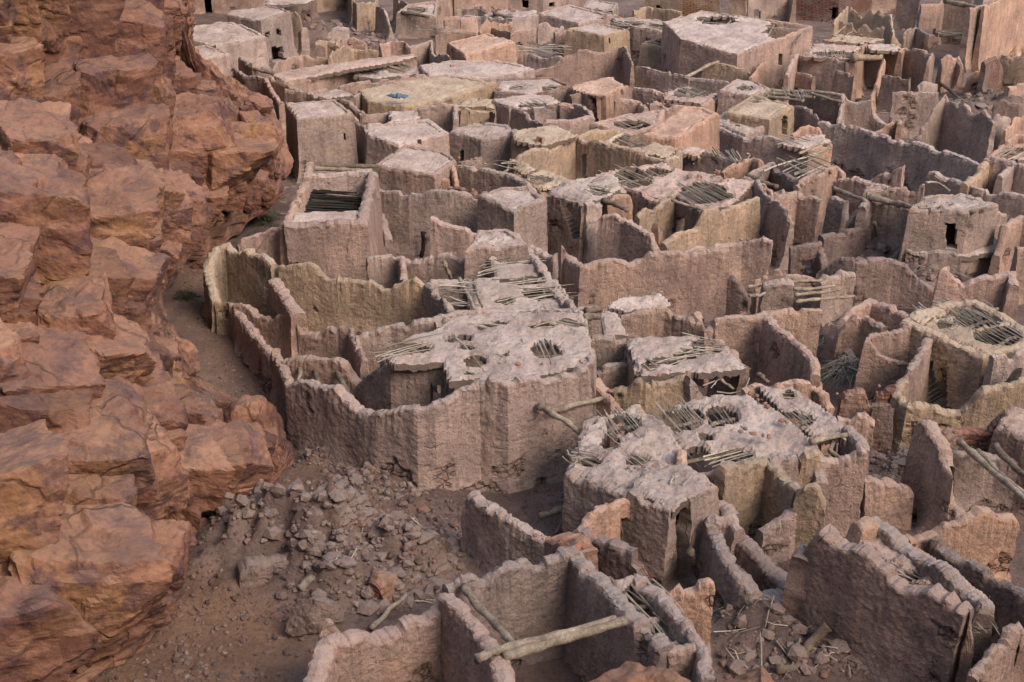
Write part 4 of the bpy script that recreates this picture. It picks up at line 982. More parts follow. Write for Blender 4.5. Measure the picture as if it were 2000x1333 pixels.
# ---------------- middle distance
house('roof with dead bushes and red stones behind the round roofless room', 'n')
H([(970, 178), (1036, 186), (1112, 168), (1080, 152), (975, 155)], 2.1, holes=[(1080, 172, 22, 6), (1010, 170, 14, 5)], mat='mud_brick', rtn='n')
house('house with a dark open front and a tiny arched niche on its side', 'o')
R([(1113, 172), (1178, 188), (1224, 167), (1192, 150), (1146, 158)], 2.5); W([(1112, 172, 2.4), (1180, 188, 2.4)], op=[(1120, 184, 1174, 240)], tn='d'); W([(1180, 188, 2.5), (1225, 168, 2.5)], op=[(1212, 176, 1217, 186)], tn='o'); W([(1117, 168, 2.4), (1196, 152, 2.4)]); W([(1113, 186, 2.3), (1160, 176, 2.3)], op=[(1172, 210, 1180, 240)], tn='d')
ruin('round roofless room with red stones on its crest')
W([(1000, 208, 2.4), (1020, 218), (1040, 230), (1062, 236, 2.3), (1110, 233, 2.3), (1157, 224, 2.3), (1150, 212), (1122, 203, 2.3), (1095, 202, 2.3)]); W([(1040, 212, 2.2), (1097, 202, 2.2)], tn='g')
house('roof with a fan of loose sticks beside the round roofless room', 'w')
R([(962, 194), (1000, 210), (1038, 212), (1096, 200), (1070, 184), (1030, 182)], 2.4, holes=[(1045, 205, 26, 7, (6, 3))], sd=(6, 3)); W([(962, 195, 2.4), (1000, 210, 2.4)])
house('green tinged porch house with a slumped roof and a dark low opening', 'y')
R([(889, 205), (965, 210), (970, 192), (905, 190)], 2.2, lump=2.2); W([(889, 204, 2.2), (905, 212, 2.2)], tn='y'); W([(908, 210, 2.2), (968, 214, 2.2)], op=[(914, 219, 966, 246)], tn='y'); W([(940, 236, 1.3), (990, 226, 1.4)], tn='y'); W([(968, 192, 2.3), (990, 206, 2.3)], tn='y')
ruin('tall grey room wall left of the green tinged porch')
W([(815, 205, 2.4), (840, 201), (860, 202), (888, 206, 2.4), (890, 236, 2.2)]); W([(868, 262, 1.8), (890, 276, 1.5)])
house('house with a narrow dark doorway beside the yellow fronted house', 'n')
H([(887, 256), (940, 272), (1006, 262), (988, 245), (955, 241), (894, 250)], 2.5, op=[(896, 294, 905, 330)], lump=1.6)
house('yellow plastered house with a lime washed side and a lumpy post on its roof', 'y')
R([(1062, 282), (1129, 263), (1082, 243), (1005, 253), (1008, 272)], 2.6); W([(1000, 312, 2.2), (1030, 296), (1062, 284, 2.6), (1130, 263, 2.6)], tn='y'); W([(1004, 254, 2.6), (1007, 275, 2.5), (1052, 284, 2.5)], tn='y'); W([(1051, 266, 2.9), (1062, 268, 2.9)], tn='o', t=.5)
house('yellow fronted house with a wooden door and a ragged hole in its roof', 'y')
W([(1130, 266, 2.6), (1148, 280), (1164, 274), (1205, 286), (1235, 292), (1305, 310, 2.5)], op=[(1136, 302, 1150, 352)]); R([(1170, 280), (1218, 256), (1326, 290), (1306, 308), (1210, 288)], 2.45, holes=[(1236, 274, 30, 10, (6, 3), .45)]); W([(1300, 310, 2.55), (1326, 292, 2.55)], tn='y'); W([(1130, 266, 2.5), (1168, 252, 2.4)])
wall('green mud partition behind the yellow fronted house', [(1150, 268, 2.2), (1162, 258), (1210, 250, 2.3)], 'y')
house('flat house with a long slot hole in its roof beyond the yellow fronted house', 'p')
H([(1161, 241), (1228, 262), (1282, 244), (1292, 216), (1230, 222)], 2.3, holes=[(1235, 241, 32, 8, (7, 3), .5)])
house('house with a sunlit side wall and a rubble strewn roof', 'o')
H([(1316, 268), (1397, 222), (1370, 211), (1340, 210), (1262, 262)], 2.7)
ruin('curved yard wall with red stones before the sunlit side house', 'p')
W([(1200, 192, 2.2), (1250, 197, 2.1), (1262, 212, 2.1)]); W([(1270, 205, 2.2), (1285, 196), (1292, 196), (1300, 206), (1340, 206, 2.1)])
house('broken roof showing pale rafters behind the rubble strewn roof', 'p')
R([(1296, 190), (1300, 178), (1340, 168), (1402, 184), (1372, 202)], 2.1, holes=[(1350, 181, 34, 8, (8, 3), .4)]); W([(1296, 178, 2.1), (1240, 172, 2.0)]); W([(1368, 207, 2.2), (1412, 180, 2.2)])
house('square mud block with a sooty pit in the middle of its roof')
H([(1410, 176), (1466, 186), (1500, 172), (1470, 157), (1440, 155)], 2.7, holes=[(1455, 170, 14, 5, (3, 1), .7)])
house('yellow rimmed cube house with a dark narrow doorway', 'y')
H([(1425, 218), (1500, 232), (1544, 204), (1470, 186)], 2.5, op=[(1527, 226, 1538, 264)], holes=[(1475, 197, 10, 4)])
house('low house with a soft rubble roof in front of the yellow rimmed cube', 'n')
H([(1388, 233), (1456, 260), (1504, 241), (1420, 219)], 2.1, lump=1.8, holes=[(1445, 240, 26, 4)])
wall('smooth mauve wall stepping down below the low rubble roofed house', [(1385, 240, 2.0), (1420, 256), (1456, 270, 2.0), (1500, 266), (1568, 288, 2.0)])
house('room with a raft of heavy round logs across its top', 'd')
W([(1498, 176, 2.2), (1540, 205, 2.2)]); W([(1545, 178, 2.2), (1640, 200, 2.2)], tn='d')
for k, (a, b) in enumerate((((1498, 176), (1570, 180)), ((1495, 182), (1585, 190)), ((1492, 188), (1570, 198)), ((1560, 176), (1645, 186)), ((1585, 184), (1645, 200)))): B([(*a, 2.3), (*b, 2.3)], .11)
ST([(1495, 188), (1570, 198), (1590, 182), (1505, 172)], 2.45, (3, 6), gap=.14, r=.03)
wall('round shouldered wall beside the yellow rimmed cube', [(1542, 205, 2.2), (1566, 208), (1585, 216), (1603, 240, 1.9)], 'p')
wall('post topped wall where the raft of logs ends', [(1638, 240, 1.4), (1642, 205), (1648, 186, 2.5), (1656, 198), (1668, 202), (1690, 199), (1703, 196, 2.3), (1708, 226), (1738, 248, 1.0)], 'n')
wall('very long curving wall across the ruins with a lumpy crest', [(1600, 238, 2.4), (1640, 240), (1680, 250, 2.4), (1715, 262), (1740, 268, 2.4), (1800, 280, 2.4), (1860, 300), (1914, 318, 2.3)])
wall('short wall with a ramped crest joined to the long curving wall', [(1704, 256, 2.0), (1730, 244), (1757, 231, 2.5), (1758, 242, 2.4)], 'o')
wall('free standing wall panel split by a vertical crack', [(1744, 180, 2.6), (1762, 178), (1777, 180), (1778, 178), (1806, 182), (1834, 181, 2.6)])
wall('jagged triangular wall rising to a sharp corner', [(1792, 268, 1.4), (1810, 238), (1828, 208), (1848, 182, 3.4), (1852, 198), (1870, 204), (1872, 212), (1884, 204), (1895, 214), (1905, 220), (1922, 217), (1942, 242, 2.6)])
ruin('pink plastered two room shell with a stick thatch strip', 'p')
W([(1537, 142, 2.2), (1546, 120), (1558, 102, 2.8), (1572, 108, 2.7), (1652, 116, 2.7)]); R([(1572, 109), (1655, 113), (1688, 90), (1592, 82)], 2.8, holes=[(1630, 104, 42, 6, (2, 6), .1)], sd=(2, 6)); W([(1534, 141, 1.6), (1591, 148, 1.7)]); W([(1632, 140, 2.0), (1650, 142), (1671, 145, 2.1)])
ruin('open fronted room under a thick rounded lintel', 'o')
W([(1702, 192, .8), (1712, 150), (1727, 112, 2.9)], tn='o'); B([(1664, 114, 2.9), (1722, 112, 2.9)], .28, 'p'); W([(1690, 82, 2.8), (1764, 92, 2.8), (1758, 100, 2.8)], tn='o'); W([(1664, 112, 2.9), (1690, 84, 2.8)]); W([(1724, 145, 2.2), (1778, 152, 2.2)], tn='d')
R([(1700, 96), (1762, 100), (1752, 86), (1695, 84)], 2.7, tn='w')
ruin('box like room of thin pink walls with a whitish floor', 'p')
W([(1766, 92, 2.8), (1822, 103, 2.8), (1814, 116, 2.7), (1816, 150), (1814, 170, 1.0)]); R([(1770, 146), (1812, 148), (1808, 134), (1768, 132)], 1.0, tn='w')
ruin('yellow ruin with a crenellated crest like rounded teeth', 'y')
W([(1628, 44, 2.6), (1655, 14, 3.2)], tn='y'); W([(1628, 44, 2.4), (1640, 38), (1652, 44), (1664, 42), (1672, 52), (1680, 48), (1690, 40), (1700, 56), (1712, 44), (1728, 50, 2.4)], tn='y', rag=1.6); W([(1662, 16, 3.0), (1680, 32), (1692, 30), (1702, 18), (1708, 30), (1718, 18), (1726, 30), (1740, 28, 3.0), (1746, 66, 2.0), (1760, 82, 1.4)], tn='y', rag=1.6); R([(1610, 78), (1690, 84), (1730, 76), (1640, 66)], 2.4)
L('pale pole leaning on the crenellated yellow ruin', [(1627, 70, 2.5), (1650, 53, 2.9)], .07, 'w')
L('short pale pole lying on the thatch by the crenellated yellow ruin', [(1645, 76, 2.5), (1664, 62, 2.7)], .06, 'w')
wall('brick edged pier at the mouth of the dark side alley', [(1922, 120, 2.7), (1945, 110, 2.8), (1956, 136, 1.8)], 'g', mat='mud_brick')
wall('greenish smooth wall behind the brick edged pier', [(1952, 105, 2.7), (2050, 114, 2.7)], 'y')
wall('low slanting wall in rubble beyond the jagged triangular wall', [(1968, 170, 1.6), (1998, 160, 1.8), (2030, 156, 1.8)], 'p')
L('dark fallen beam in the rubble alley by the tall ruined building', [(1832, 160, .5), (1880, 196, .4)], .13, 'd')
wall('mud wall tooth beside the jagged triangular wall', [(1942, 245, 1.6), (1950, 222), (1970, 232, 1.6)], 'n')
house('house at the picture edge with a stick roof and an orange corner', 'o')
W([(1926, 312, 2.4), (1955, 288), (1986, 262, 2.7), (2030, 268, 2.6)]); R([(1945, 306), (2030, 312), (2030, 280), (1978, 280)], 2.4, holes=[(1980, 296, 26, 9, (5, -3), .1)]); W([(1934, 305, 2.5), (1985, 316, 2.4)], tn='n')
wall('pale lit wall corner above the picture edge stick roof', [(1962, 256, 1.8), (1985, 228, 2.2), (2040, 222, 2.2)], 'o')
house('house with thin loose sticks on a pale roof, above the lattice roof', 'n')
R([(1520, 278), (1576, 290), (1624, 276), (1602, 258), (1560, 262)], 2.2, tn='w'); ST([(1515, 274), (1560, 286), (1600, 268), (1560, 262)], 2.3, (8, 3), gap=.13); W([(1548, 264, 2.5), (1562, 252), (1580, 240, 2.9), (1600, 248), (1604, 262, 2.4)], tn='o'); W([(1574, 291, 2.2), (1622, 280, 2.2)], tn='o')
house('open room covered by a lattice of bent sticks')
W([(1452, 346, 2.2), (1480, 330), (1512, 318, 2.3)]); ST([(1508, 326), (1560, 352), (1634, 332), (1590, 296)], 2.3, (10, -4), gap=.16, r=.028); ST([(1508, 326), (1560, 352), (1634, 332), (1590, 296)], 2.38, (10, 5), gap=.3, r=.03); W([(1510, 326, 2.2), (1558, 352, 2.2)], tn='d'); B([(1560, 300, 2.5), (1600, 282, 2.6)], .08, 'w'); B([(1575, 308, 2.5), (1620, 290, 2.6)], .08, 'w')
wall('rubble topped pink wall along the lattice roof', [(1555, 362, 2.3), (1590, 338), (1635, 326, 2.5), (1650, 338, 2.3)], 'p')
L('dark straight beam spanning beside the lattice roof', [(1460, 344, 2.2), (1518, 366, 2.1)], .13, 'd')
house('room with faded blue paint and a roof of ragged sticks', 'g')
W([(1322, 292, 2.3), (1380, 300, 2.3), (1445, 312, 2.3)], op=[(1350, 316, 1354, 325)], tn='s'); ST([(1365, 300), (1440, 322), (1462, 306), (1390, 290)], 2.4, (4, 6), gap=.13, r=.03); R([(1330, 296), (1370, 306), (1380, 290), (1340, 282)], 2.4, tn='p')
wall('orange wall end with a small notch beside the ragged stick roof', [(1412, 336, 2.1), (1430, 322), (1450, 314), (1470, 310, 2.5), (1486, 312), (1488, 340, 2.0)], 'o')
wall('brick pier of red blocks under the ragged stick roof', [(1415, 336, 2.1), (1440, 326, 2.2)], 'p', mat='mud_brick')
wall('wedge shaped pink wall with a stepped crest', [(1702, 352, 1.6), (1716, 342), (1740, 334), (1767, 325, 2.5)], 'p')
wall('pink wall with an upright horn at one end', [(1692, 366, 2.2), (1710, 364), (1740, 362), (1772, 360), (1776, 370), (1792, 366), (1800, 348), (1808, 347, 2.9)], 'p')
wall('stone studded wall descending towards the picture edge beyond the tower', [(1814, 338, 1.9), (1836, 338), (1860, 350, 1.9), (1905, 366, 1.9), (2030, 388, 1.9)])
L('bent pale pole lying from the horned wall to the stone studded wall', [(1808, 356, 2.3), (1832, 358, 2.1), (1855, 372, 1.9)], .06, 'w')
wall('yellow edged tall wall end beside the dark room at the picture edge', [(1884, 362, 2.0), (1905, 340), (1918, 325), (1930, 305, 2.7)], 'y')
ruin('dark walled room between the yellow edged wall and the frame', 'n')
W([(1930, 306, 2.7), (1978, 318, 2.5)], tn='d'); W([(1954, 342, 2.2), (1966, 328), (1978, 320, 2.4), (2040, 330, 2.4)])
wall('smooth pink inner wall beneath the lattice roof', [(1640, 340, 2.3), (1690, 352), (1738, 366, 2.2)], 'p')

# ---------------- around the tower
ruin('curved plaster wall with a leaning prop post in its corner')
W([(1478, 352, 2.7), (1490, 372), (1500, 382), (1520, 396, 2.6), (1538, 412), (1546, 440, 2.0)]); B([(1478, 432, 1.4), (1485, 462, .6)], .07)
ruin('pinkish corner walls with red stones above the curved plaster wall', 'p')
W([(1503, 390, 2.5), (1530, 380), (1556, 376, 2.5), (1580, 380), (1606, 392, 2.4)])
wall('isolated upright wall slab among hanging sticks', [(1622, 384, 2.2), (1636, 386), (1653, 393, 2.2)])
ruin('dim room behind the forked log, littered with fallen beams', 'n')
W([(1684, 402, 2.6), (1694, 390), (1700, 386, 2.7), (1760, 398), (1794, 412, 2.5)]); W([(1655, 430, 1.6), (1690, 398, 2.3)]); W([(1692, 372, 2.4), (1720, 370, 2.4)])
L('long bleached log resting on walls beside the tower', [(1700, 386, 2.8), (1740, 394, 2.8), (1788, 408, 3.0)], .15)
L('curved pale branch spanning to the forked log', [(1630, 366, 2.4), (1660, 382, 2.4), (1692, 394, 2.7)], .11, 'w')
L('forked pale branch arching over the dim room', [(1678, 410, 2.0), (1688, 376, 2.8), (1705, 364, 2.8)], .11)
L('thin prop pole standing in the dim room', [(1707, 434, 1.9), (1712, 462, 1.1), (1724, 500, .3)], .08)
L('slanting beam lying in rubble at the foot of the tower', [(1738, 508, .4), (1768, 480, 1.0)], .13)
house('square tower house with a tall black doorway and two roof spouts', 'n')
H([(1788, 404), (1888, 409), (1936, 395), (1876, 378), (1806, 386)], 3.1, op=[(1847, 436, 1868, 486), (1837, 412, 1842, 418)], lump=1.6, rag=.9); B([(1892, 414, 2.95), (1904, 416, 2.95)], .11, 'd'); B([(1905, 410, 2.95), (1922, 412, 2.95)], .11, 'd')
W([(1768, 480, 1.3), (1776, 440), (1786, 412, 2.9)], t=.7); W([(1770, 484, 1.4), (1880, 492, 1.3)], t=.6, op=[(1824, 534, 1837, 548)]); R([(1775, 490), (1885, 498), (1970, 480), (1940, 455), (1890, 480)], 1.3, lump=1.8)
wall('narrow upright slab right behind the tower house', [(1938, 420, 1.9), (1950, 410), (1963, 416, 1.9)])
ruin('broken pink room walls between the tower house and the frame', 'p')
W([(1946, 500, 1.2), (1954, 470), (1962, 442, 2.3), (1975, 434), (1996, 424, 2.5), (2040, 430, 2.5)]); W([(1985, 486, 2.2), (2040, 480, 2.3)])
wall('spiky topped wall below the tower house', [(1834, 566, 1.2), (1838, 540), (1846, 522, 2.5), (1868, 545), (1882, 550), (1900, 546), (1925, 538), (1978, 533, 2.3), (1982, 560, 2.0)], 'p')
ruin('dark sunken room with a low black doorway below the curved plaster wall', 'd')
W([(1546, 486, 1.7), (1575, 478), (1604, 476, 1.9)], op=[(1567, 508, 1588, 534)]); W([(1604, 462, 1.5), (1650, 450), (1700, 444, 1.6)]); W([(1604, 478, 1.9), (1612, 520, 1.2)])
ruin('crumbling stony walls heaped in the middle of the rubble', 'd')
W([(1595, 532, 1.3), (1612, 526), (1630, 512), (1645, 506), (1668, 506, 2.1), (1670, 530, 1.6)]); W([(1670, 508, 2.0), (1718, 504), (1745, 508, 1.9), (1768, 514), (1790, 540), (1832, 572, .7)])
ruin('room framed by bent bleached poles laid across its walls', 'n')
W([(1490, 552, 2.2), (1520, 549), (1549, 551, 2.2)]); W([(1600, 546, 1.9), (1640, 530, 2.0), (1668, 534, 1.9)])
for a, b in (((1545, 552), (1606, 546)), ((1550, 565), (1630, 560)), ((1552, 577), (1640, 566)), ((1555, 590), (1668, 577)), ((1460, 561), (1492, 555)), ((1464, 579), (1494, 573))): B([(*a, 2.0), ((a[0]+b[0])/2, (a[1]+b[1])/2+1, 2.0), (*b, 2.0)], .075, 'w')
wall('low broken jagged wall behind the room of bleached poles', [(1478, 548, 1.4), (1500, 540), (1520, 524), (1528, 530), (1540, 524), (1560, 524), (1592, 546, 1.4)], 'p')
wall('tall pink wall panel with a fringed crest below the bleached poles', [(1392, 640, 2.2), (1410, 626), (1430, 620), (1470, 616), (1498, 612, 2.5), (1540, 606), (1603, 604, 2.6)], 'p')

# ---------------- centre
wall('soot stained back wall beside the tarred roof house', [(738, 370, 2.7), (752, 374), (775, 372), (800, 378, 2.7), (825, 378), (842, 371), (880, 374), (942, 381, 2.7)], 'g')
house('mud block with a lumpy flat roof at the end of the soot stained wall', 'n')
H([(1004, 409), (1060, 386), (1028, 366), (976, 368), (942, 381)], 2.9, rtn='n', lump=1.3)
wall('low brick line behind the mud block with a lumpy roof', [(880, 360, 2.1), (950, 376, 2.1)], 'p', mat='mud_brick')
ruin('long room with a softly sloping wall crest behind the lumpy block')
W([(893, 320, 2.3), (920, 326), (960, 332), (990, 340, 2.3), (1028, 354), (1044, 374, 2.1)]); W([(884, 318, 2.4), (893, 330), (892, 352, 1.9)], tn='o'); W([(900, 318, 2.3), (940, 308, 2.3)], mat='mud_brick')
house('collapsed palm thatch roof beside the yellow plastered house', 'y')
R([(1030, 350), (1046, 366), (1092, 364), (1112, 350), (1060, 328), (1030, 338)], 1.9, lump=2.5, holes=[(1055, 350, 22, 8, (6, 2), .1)]); W([(1050, 368, 1.8), (1105, 362, 1.8)], op=[(1056, 372, 1094, 400)]); R([(985, 316), (1030, 340), (1050, 330), (1000, 308)], 2.2, lump=2.5, holes=[(990, 320, 14, 5)])
house('long walled house with a charred black roof mat and log beams', 'p')
zz_ = P(556, 438, 2.7)[2]
W([(556, 438, 2.7), (708, 430, 2.7), (716, 400), (722, 370), (728, 336, 2.7)], zabs=zz_, t=.52); W([(556, 438, 2.7), (576, 395), (590, 365), (602, 340, 2.7), (604, 316, 2.7)], zabs=zz_, t=.52); W([(604, 340, 2.7), (726, 334, 2.7)], zabs=zz_, tn='w')
R([(566, 432), (704, 426), (708, 410), (572, 414)], 2.55, zabs=zz_-.12, tn='w', lump=.6); zb_ = zz_-.75
R([(570, 424), (704, 420), (712, 390), (610, 375), (590, 380)], 2.3, zabs=zb_-.15, tn='k', mat='roof_mud', lump=.6); ST([(568, 420), (706, 416), (716, 384), (600, 374)], 2.3, (10, .3), gap=.07, r=.04, tn='k', zabs=zb_, skip=.05)
B([(600, 322, 3.1), (738, 326, 3.1)], .13, 'd'); B([(604, 330, 3.0), (728, 333, 3.0)], .12)
wall('low curved wall running from the charred roof house towards the alley', [(462, 470, 1.9), (485, 454), (500, 450), (530, 446), (545, 447, 2.2), (556, 440, 2.6)], 'p')
wall('sloped buttress wall beside the charred roof house', [(733, 372, 2.5), (745, 400), (755, 430), (760, 470, .8)], 'n')
L('charred black post standing by the buttress wall', [(828, 452, 1.2), (824, 500, .1)], .12, 'k'); L('leaning charred beam against the soot stained wall', [(756, 418, 1.5), (782, 460, .3)], .11, 'k')
wall('partition wall with a short spur, in front of the charred roof house', [(716, 505, 1.8), (740, 500), (776, 496, 1.9), (796, 500), (808, 508), (822, 508), (840, 495), (870, 491), (882, 495), (896, 507), (917, 505, 1.9)], 'n')
wall('short thick spur wall in the yard before the charred roof house', [(784, 500, 1.9), (788, 520, 1.9), (790, 545, 1.8)], 'p')
wall('free standing slab with a torn upper corner, beside the charred post', [(842, 424, 2.6), (852, 426), (862, 434), (900, 444), (934, 450, 2.1)], 'p')
house('stepped roof house covered in rows of bare sticks', 'n')
H([(921, 481), (1021, 476), (1010, 460), (985, 448), (938, 452)], 2.6, lump=1.8); R([(955, 500), (966, 545), (1066, 535), (1032, 490)], 2.2, holes=[(1005, 505, 36, 10, (8, -1), .15)], sd=(8, -1))
R([(915, 546), (915, 612), (1122, 604), (1112, 580), (1092, 544), (1000, 540)], 2.1, holes=[(1060, 570, 36, 14, (8, -1), .15), (1020, 548, 40, 6, (8, -1), .1), (985, 585, 16, 5, (8, -1))], sd=(8, -1)); W([(834, 554, 2.3), (850, 565), (868, 585), (884, 608, 2.3)]); W([(838, 552, 2.2), (915, 542, 2.2)]); W([(884, 610, 2.2), (1000, 606), (1122, 603, 2.2)]); W([(1028, 482, 2.3), (1066, 530, 2.2), (1124, 602, 2.2)])
ST([(855, 560), (885, 606), (945, 602), (930, 548)], 2.15, (10, 1), gap=.13, r=.025, curve=.15); B([(898, 545, 2.1), (912, 575, 2.1), (928, 606, 2.1)], .09, 'w'); B([(925, 548, 2.1), (942, 600, 2.1)], .07, 'w')
ST([(935, 520), (990, 516), (980, 535), (930, 545)], 2.2, (10, -2), gap=.1, curve=.15)
L('white bleached post leaning on the partition wall', [(866, 510, 2.0), (872, 522, 1.9), (881, 545, 1.2)], .09, 'w')
wall('narrow alley wall below the lumpy mud block', [(1030, 478, 2.2), (1045, 484), (1062, 491), (1086, 492, 2.2)], 'n')
wall('broad pink wall with a spike at one corner, across the centre of the ruins', [(1092, 472, 2.9), (1098, 480), (1106, 500, 2.3), (1138, 519, 2.3), (1170, 510), (1200, 505), (1222, 512), (1226, 516), (1254, 508), (1268, 492), (1300, 490), (1325, 488), (1340, 497), (1380, 490), (1422, 486, 2.7)], 'p')
wall('dark jagged spur falling from the end of the broad pink wall', [(1421, 526, 1.9), (1430, 536), (1445, 552), (1464, 582, .9)], 'd')
wall('cracked wall running behind the broad pink wall, red stones on top', [(1335, 494, 2.3), (1360, 484), (1390, 479), (1450, 474, 2.4), (1492, 465), (1508, 470, 2.6)], 'p')
house('half ruined house with an overhanging roof lip above a dark room', 'n')
R([(1075, 378), (1145, 396), (1182, 386), (1212, 366), (1200, 340), (1110, 350)], 2.9, lump=1.6, holes=[(1170, 372, 16, 6, (8, 2)), ]); W([(1076, 378, 2.9), (1142, 396, 2.9)], op=[(1084, 384, 1140, 470)], tn='d'); W([(1142, 396, 2.9), (1172, 390, 2.9)], tn='n'); W([(1075, 378, 2.9), (1110, 350, 2.9)]); W([(1100, 384, 2.5), (1150, 372, 2.5)], tn='d'); B([(1180, 392, 2.7), (1225, 410, 2.6)], .13, 'd'); W([(1182, 400, 2.5), (1192, 392), (1200, 384), (1215, 382), (1230, 384), (1232, 398, 2.3)], tn='o'); ST([(1150, 365), (1200, 372), (1215, 350), (1165, 345)], 3.0, (8, -3), gap=.12)
house('big broken roof with black holes and a fan of dense sticks', 'p')
R([(1118, 352), (1200, 372), (1240, 374), (1312, 392), (1375, 412), (1422, 402), (1478, 352), (1420, 345), (1325, 332), (1292, 314), (1200, 330)], 2.6, lump=1.8, holes=[(1238, 345, 32, 17, (6, 3), .75), (1285, 335, 22, 9, (6, 3), .6), (1380, 376, 46, 20, (8, 4), 0)], sd=(8, 4), dense=1.25)
W([(1205, 360, 2.5), (1240, 372, 2.5), (1286, 386, 2.5)]); W([(1244, 420, 2.4), (1262, 404), (1286, 398), (1322, 374, 2.7)], tn='y'); W([(1318, 376, 2.6), (1372, 410, 2.6)], op=[(1319, 424, 1337, 475)], tn='d'); B([(1312, 392, 2.75), (1340, 400, 2.72), (1372, 411, 2.7)], .08, 'w')
ruin('fluted ruin walls with a fin shaped spike, in front of the big broken roof', 'p')
W([(1172, 424, 2.5), (1180, 420), (1200, 418), (1218, 420, 2.7), (1232, 432), (1250, 444), (1272, 458), (1282, 486, 1.8)]); W([(1246, 452, 2.0), (1262, 452, 2.2), (1266, 480, 1.4)]); W([(1281, 440, 2.4), (1288, 452), (1290, 480, 1.4)], tn='o')
wall('yellowish mid wall stepping up to a corner below the stick fan', [(1296, 478, 1.8), (1325, 456), (1360, 446), (1368, 424), (1376, 410), (1398, 406), (1408, 416), (1424, 404), (1440, 402), (1460, 394), (1482, 384, 2.7)], 'y')
wall('block wall with a tilted cap behind the curved plaster wall', [(1446, 350, 2.3), (1460, 346), (1484, 356), (1505, 364, 2.2), (1508, 380, 2.0)], 'p')
wall('rubble pillar between the capped block wall and the lattice roof', [(1512, 370, 2.0), (1530, 362, 2.2), (1540, 374, 2.0)], 'p')

# ---------------- courtyards beside the alley
ruin('rounded courtyard corner with a hole torn in its base, next to the alley', 'y')
W([(424, 590, 1.2), (410, 548, 1.7), (406, 520, 2.0), (412, 498), (424, 484, 2.3), (445, 476, 2.45), (470, 486), (495, 489), (518, 498), (536, 517, 2.5)], t=.42); W([(424, 590, 1.2), (453, 594, 1.2)]); W([(535, 542, 2.3), (548, 572), (582, 614, 2.0)], t=.55, tn='p')
wall('broken pink wall with a hump closing the rounded courtyard', [(455, 597, 1.3), (470, 596), (482, 598), (494, 606), (508, 619), (540, 617), (580, 613, 1.8)], 'p')
wall('long low wall stepping down beside the stony alley', [(453, 594, 1.25), (480, 626, 1.25), (515, 672, 1.3), (534, 692, 1.4)], 'p', t=.4)
wall('wide yellowish courtyard wall with a stepped wavy crest', [(542, 519, 2.5), (570, 517), (612, 515), (626, 532), (636, 540), (655, 538), (668, 546), (690, 547), (715, 550), (760, 545), (795, 546), (812, 541), (828, 558, 2.2)], 'y')
wall('low inner wall with a corner, between the two courtyards', [(584, 628, 1.7), (592, 650), (612, 650), (640, 638), (668, 640), (684, 644, 1.7), (694, 668), (712, 704, 1.5)], 'p')
wall('long rising wall bordering the stick roofs of the central block', [(696, 660, 1.7), (720, 652), (745, 638), (775, 630), (808, 626), (845, 620, 2.4), (880, 606), (920, 600, 2.5)], 'n')
house('corner room with three dark roof poles at the bend of the great outer wall', 'p')
W([(539, 684, 1.6), (552, 715, 1.7), (568, 752, 1.85)], t=.42); W([(553, 702, 1.8), (590, 697), (630, 700), (655, 701), (675, 712), (690, 738), (703, 748, 1.5)])
B([(584, 718, 1.7), (586, 732, 1.7), (584, 750, 1.7)], .08, 'w'); B([(609, 712, 1.7), (616, 728, 1.7), (620, 748, 1.7)], .11, 'd'); B([(650, 703, 1.8), (664, 735, 1.8), (681, 774, 1.7)], .11, 'g'); R([(575, 740), (660, 745), (690, 738), (660, 712), (560, 712)], .9, tn='o')
house('central block with a broad pitted roof and the great curving outer wall', 'n')
W([(566, 752, 1.9), (585, 742), (605, 741), (625, 752), (662, 755), (672, 772), (690, 782), (704, 800, 2.1), (745, 806, 2.3), (790, 797, 2.6), (818, 791, 2.8), (845, 781, 2.95), (872, 766, 3.1), (900, 752, 3.25), (938, 738, 3.4), (962, 735, 3.5), (990, 744, 3.4), (1060, 730), (1152, 713, 3.4)], t=.55, tn='n')
W([(705, 748, 1.6), (722, 732), (745, 714), (768, 708, 3.0), (820, 704), (872, 706, 3.15)], op=[(840, 752, 866, 800)])
R([(872, 742), (935, 738), (990, 742), (1060, 730), (1152, 712), (1156, 672), (1146, 640), (1140, 610), (900, 612), (850, 640), (765, 672), (752, 690), (770, 708), (866, 703)], 3.1, holes=[(800, 680, 44, 11, (9, -2), .05), (905, 658, 15, 8, (4, 4), .8), (908, 678, 14, 7, (4, 4), .1), (928, 705, 20, 11, (4, 5), .85), (1064, 682, 30, 14, (2.5, 5), .1), (985, 692, 6, 4), (960, 634, 26, 6, (9, 1), .1), (1055, 636, 24, 6, (9, -2), .1), (1110, 630, 26, 6, (9, 2), .1), (885, 660, 14, 5, (4, 5)), (920, 728, 14, 4)], lump=1.5, tn='n')
W([(1152, 713, 3.4), (1156, 672, 3.2)]); W([(752, 690, 3.0), (770, 708, 2.9)]); ST([(790, 660), (842, 650), (848, 636), (800, 655)], 2.9, (10, -5), gap=.1); W([(872, 706, 2.8), (878, 735, 2.9)], tn='n')
for k in range(1): W([(850, 622, 2.6), (1000, 614, 2.6), (1140, 604, 2.7)])
L('white stripped pole leaning across the lane below the central block', [(1052, 792, 2.6), (1090, 815, 2.5), (1138, 846, 2.3)], .11, 'w')
L('brown log wedged across the lane below the central block', [(1076, 806, 2.4), (1120, 792, 2.4), (1184, 775, 2.3)], .10)
wall('stone studded wall descending from the central block into the lane', [(1154, 738, 2.6), (1165, 740), (1178, 758), (1190, 775, 2.2), (1208, 798, 1.6)], 'p')

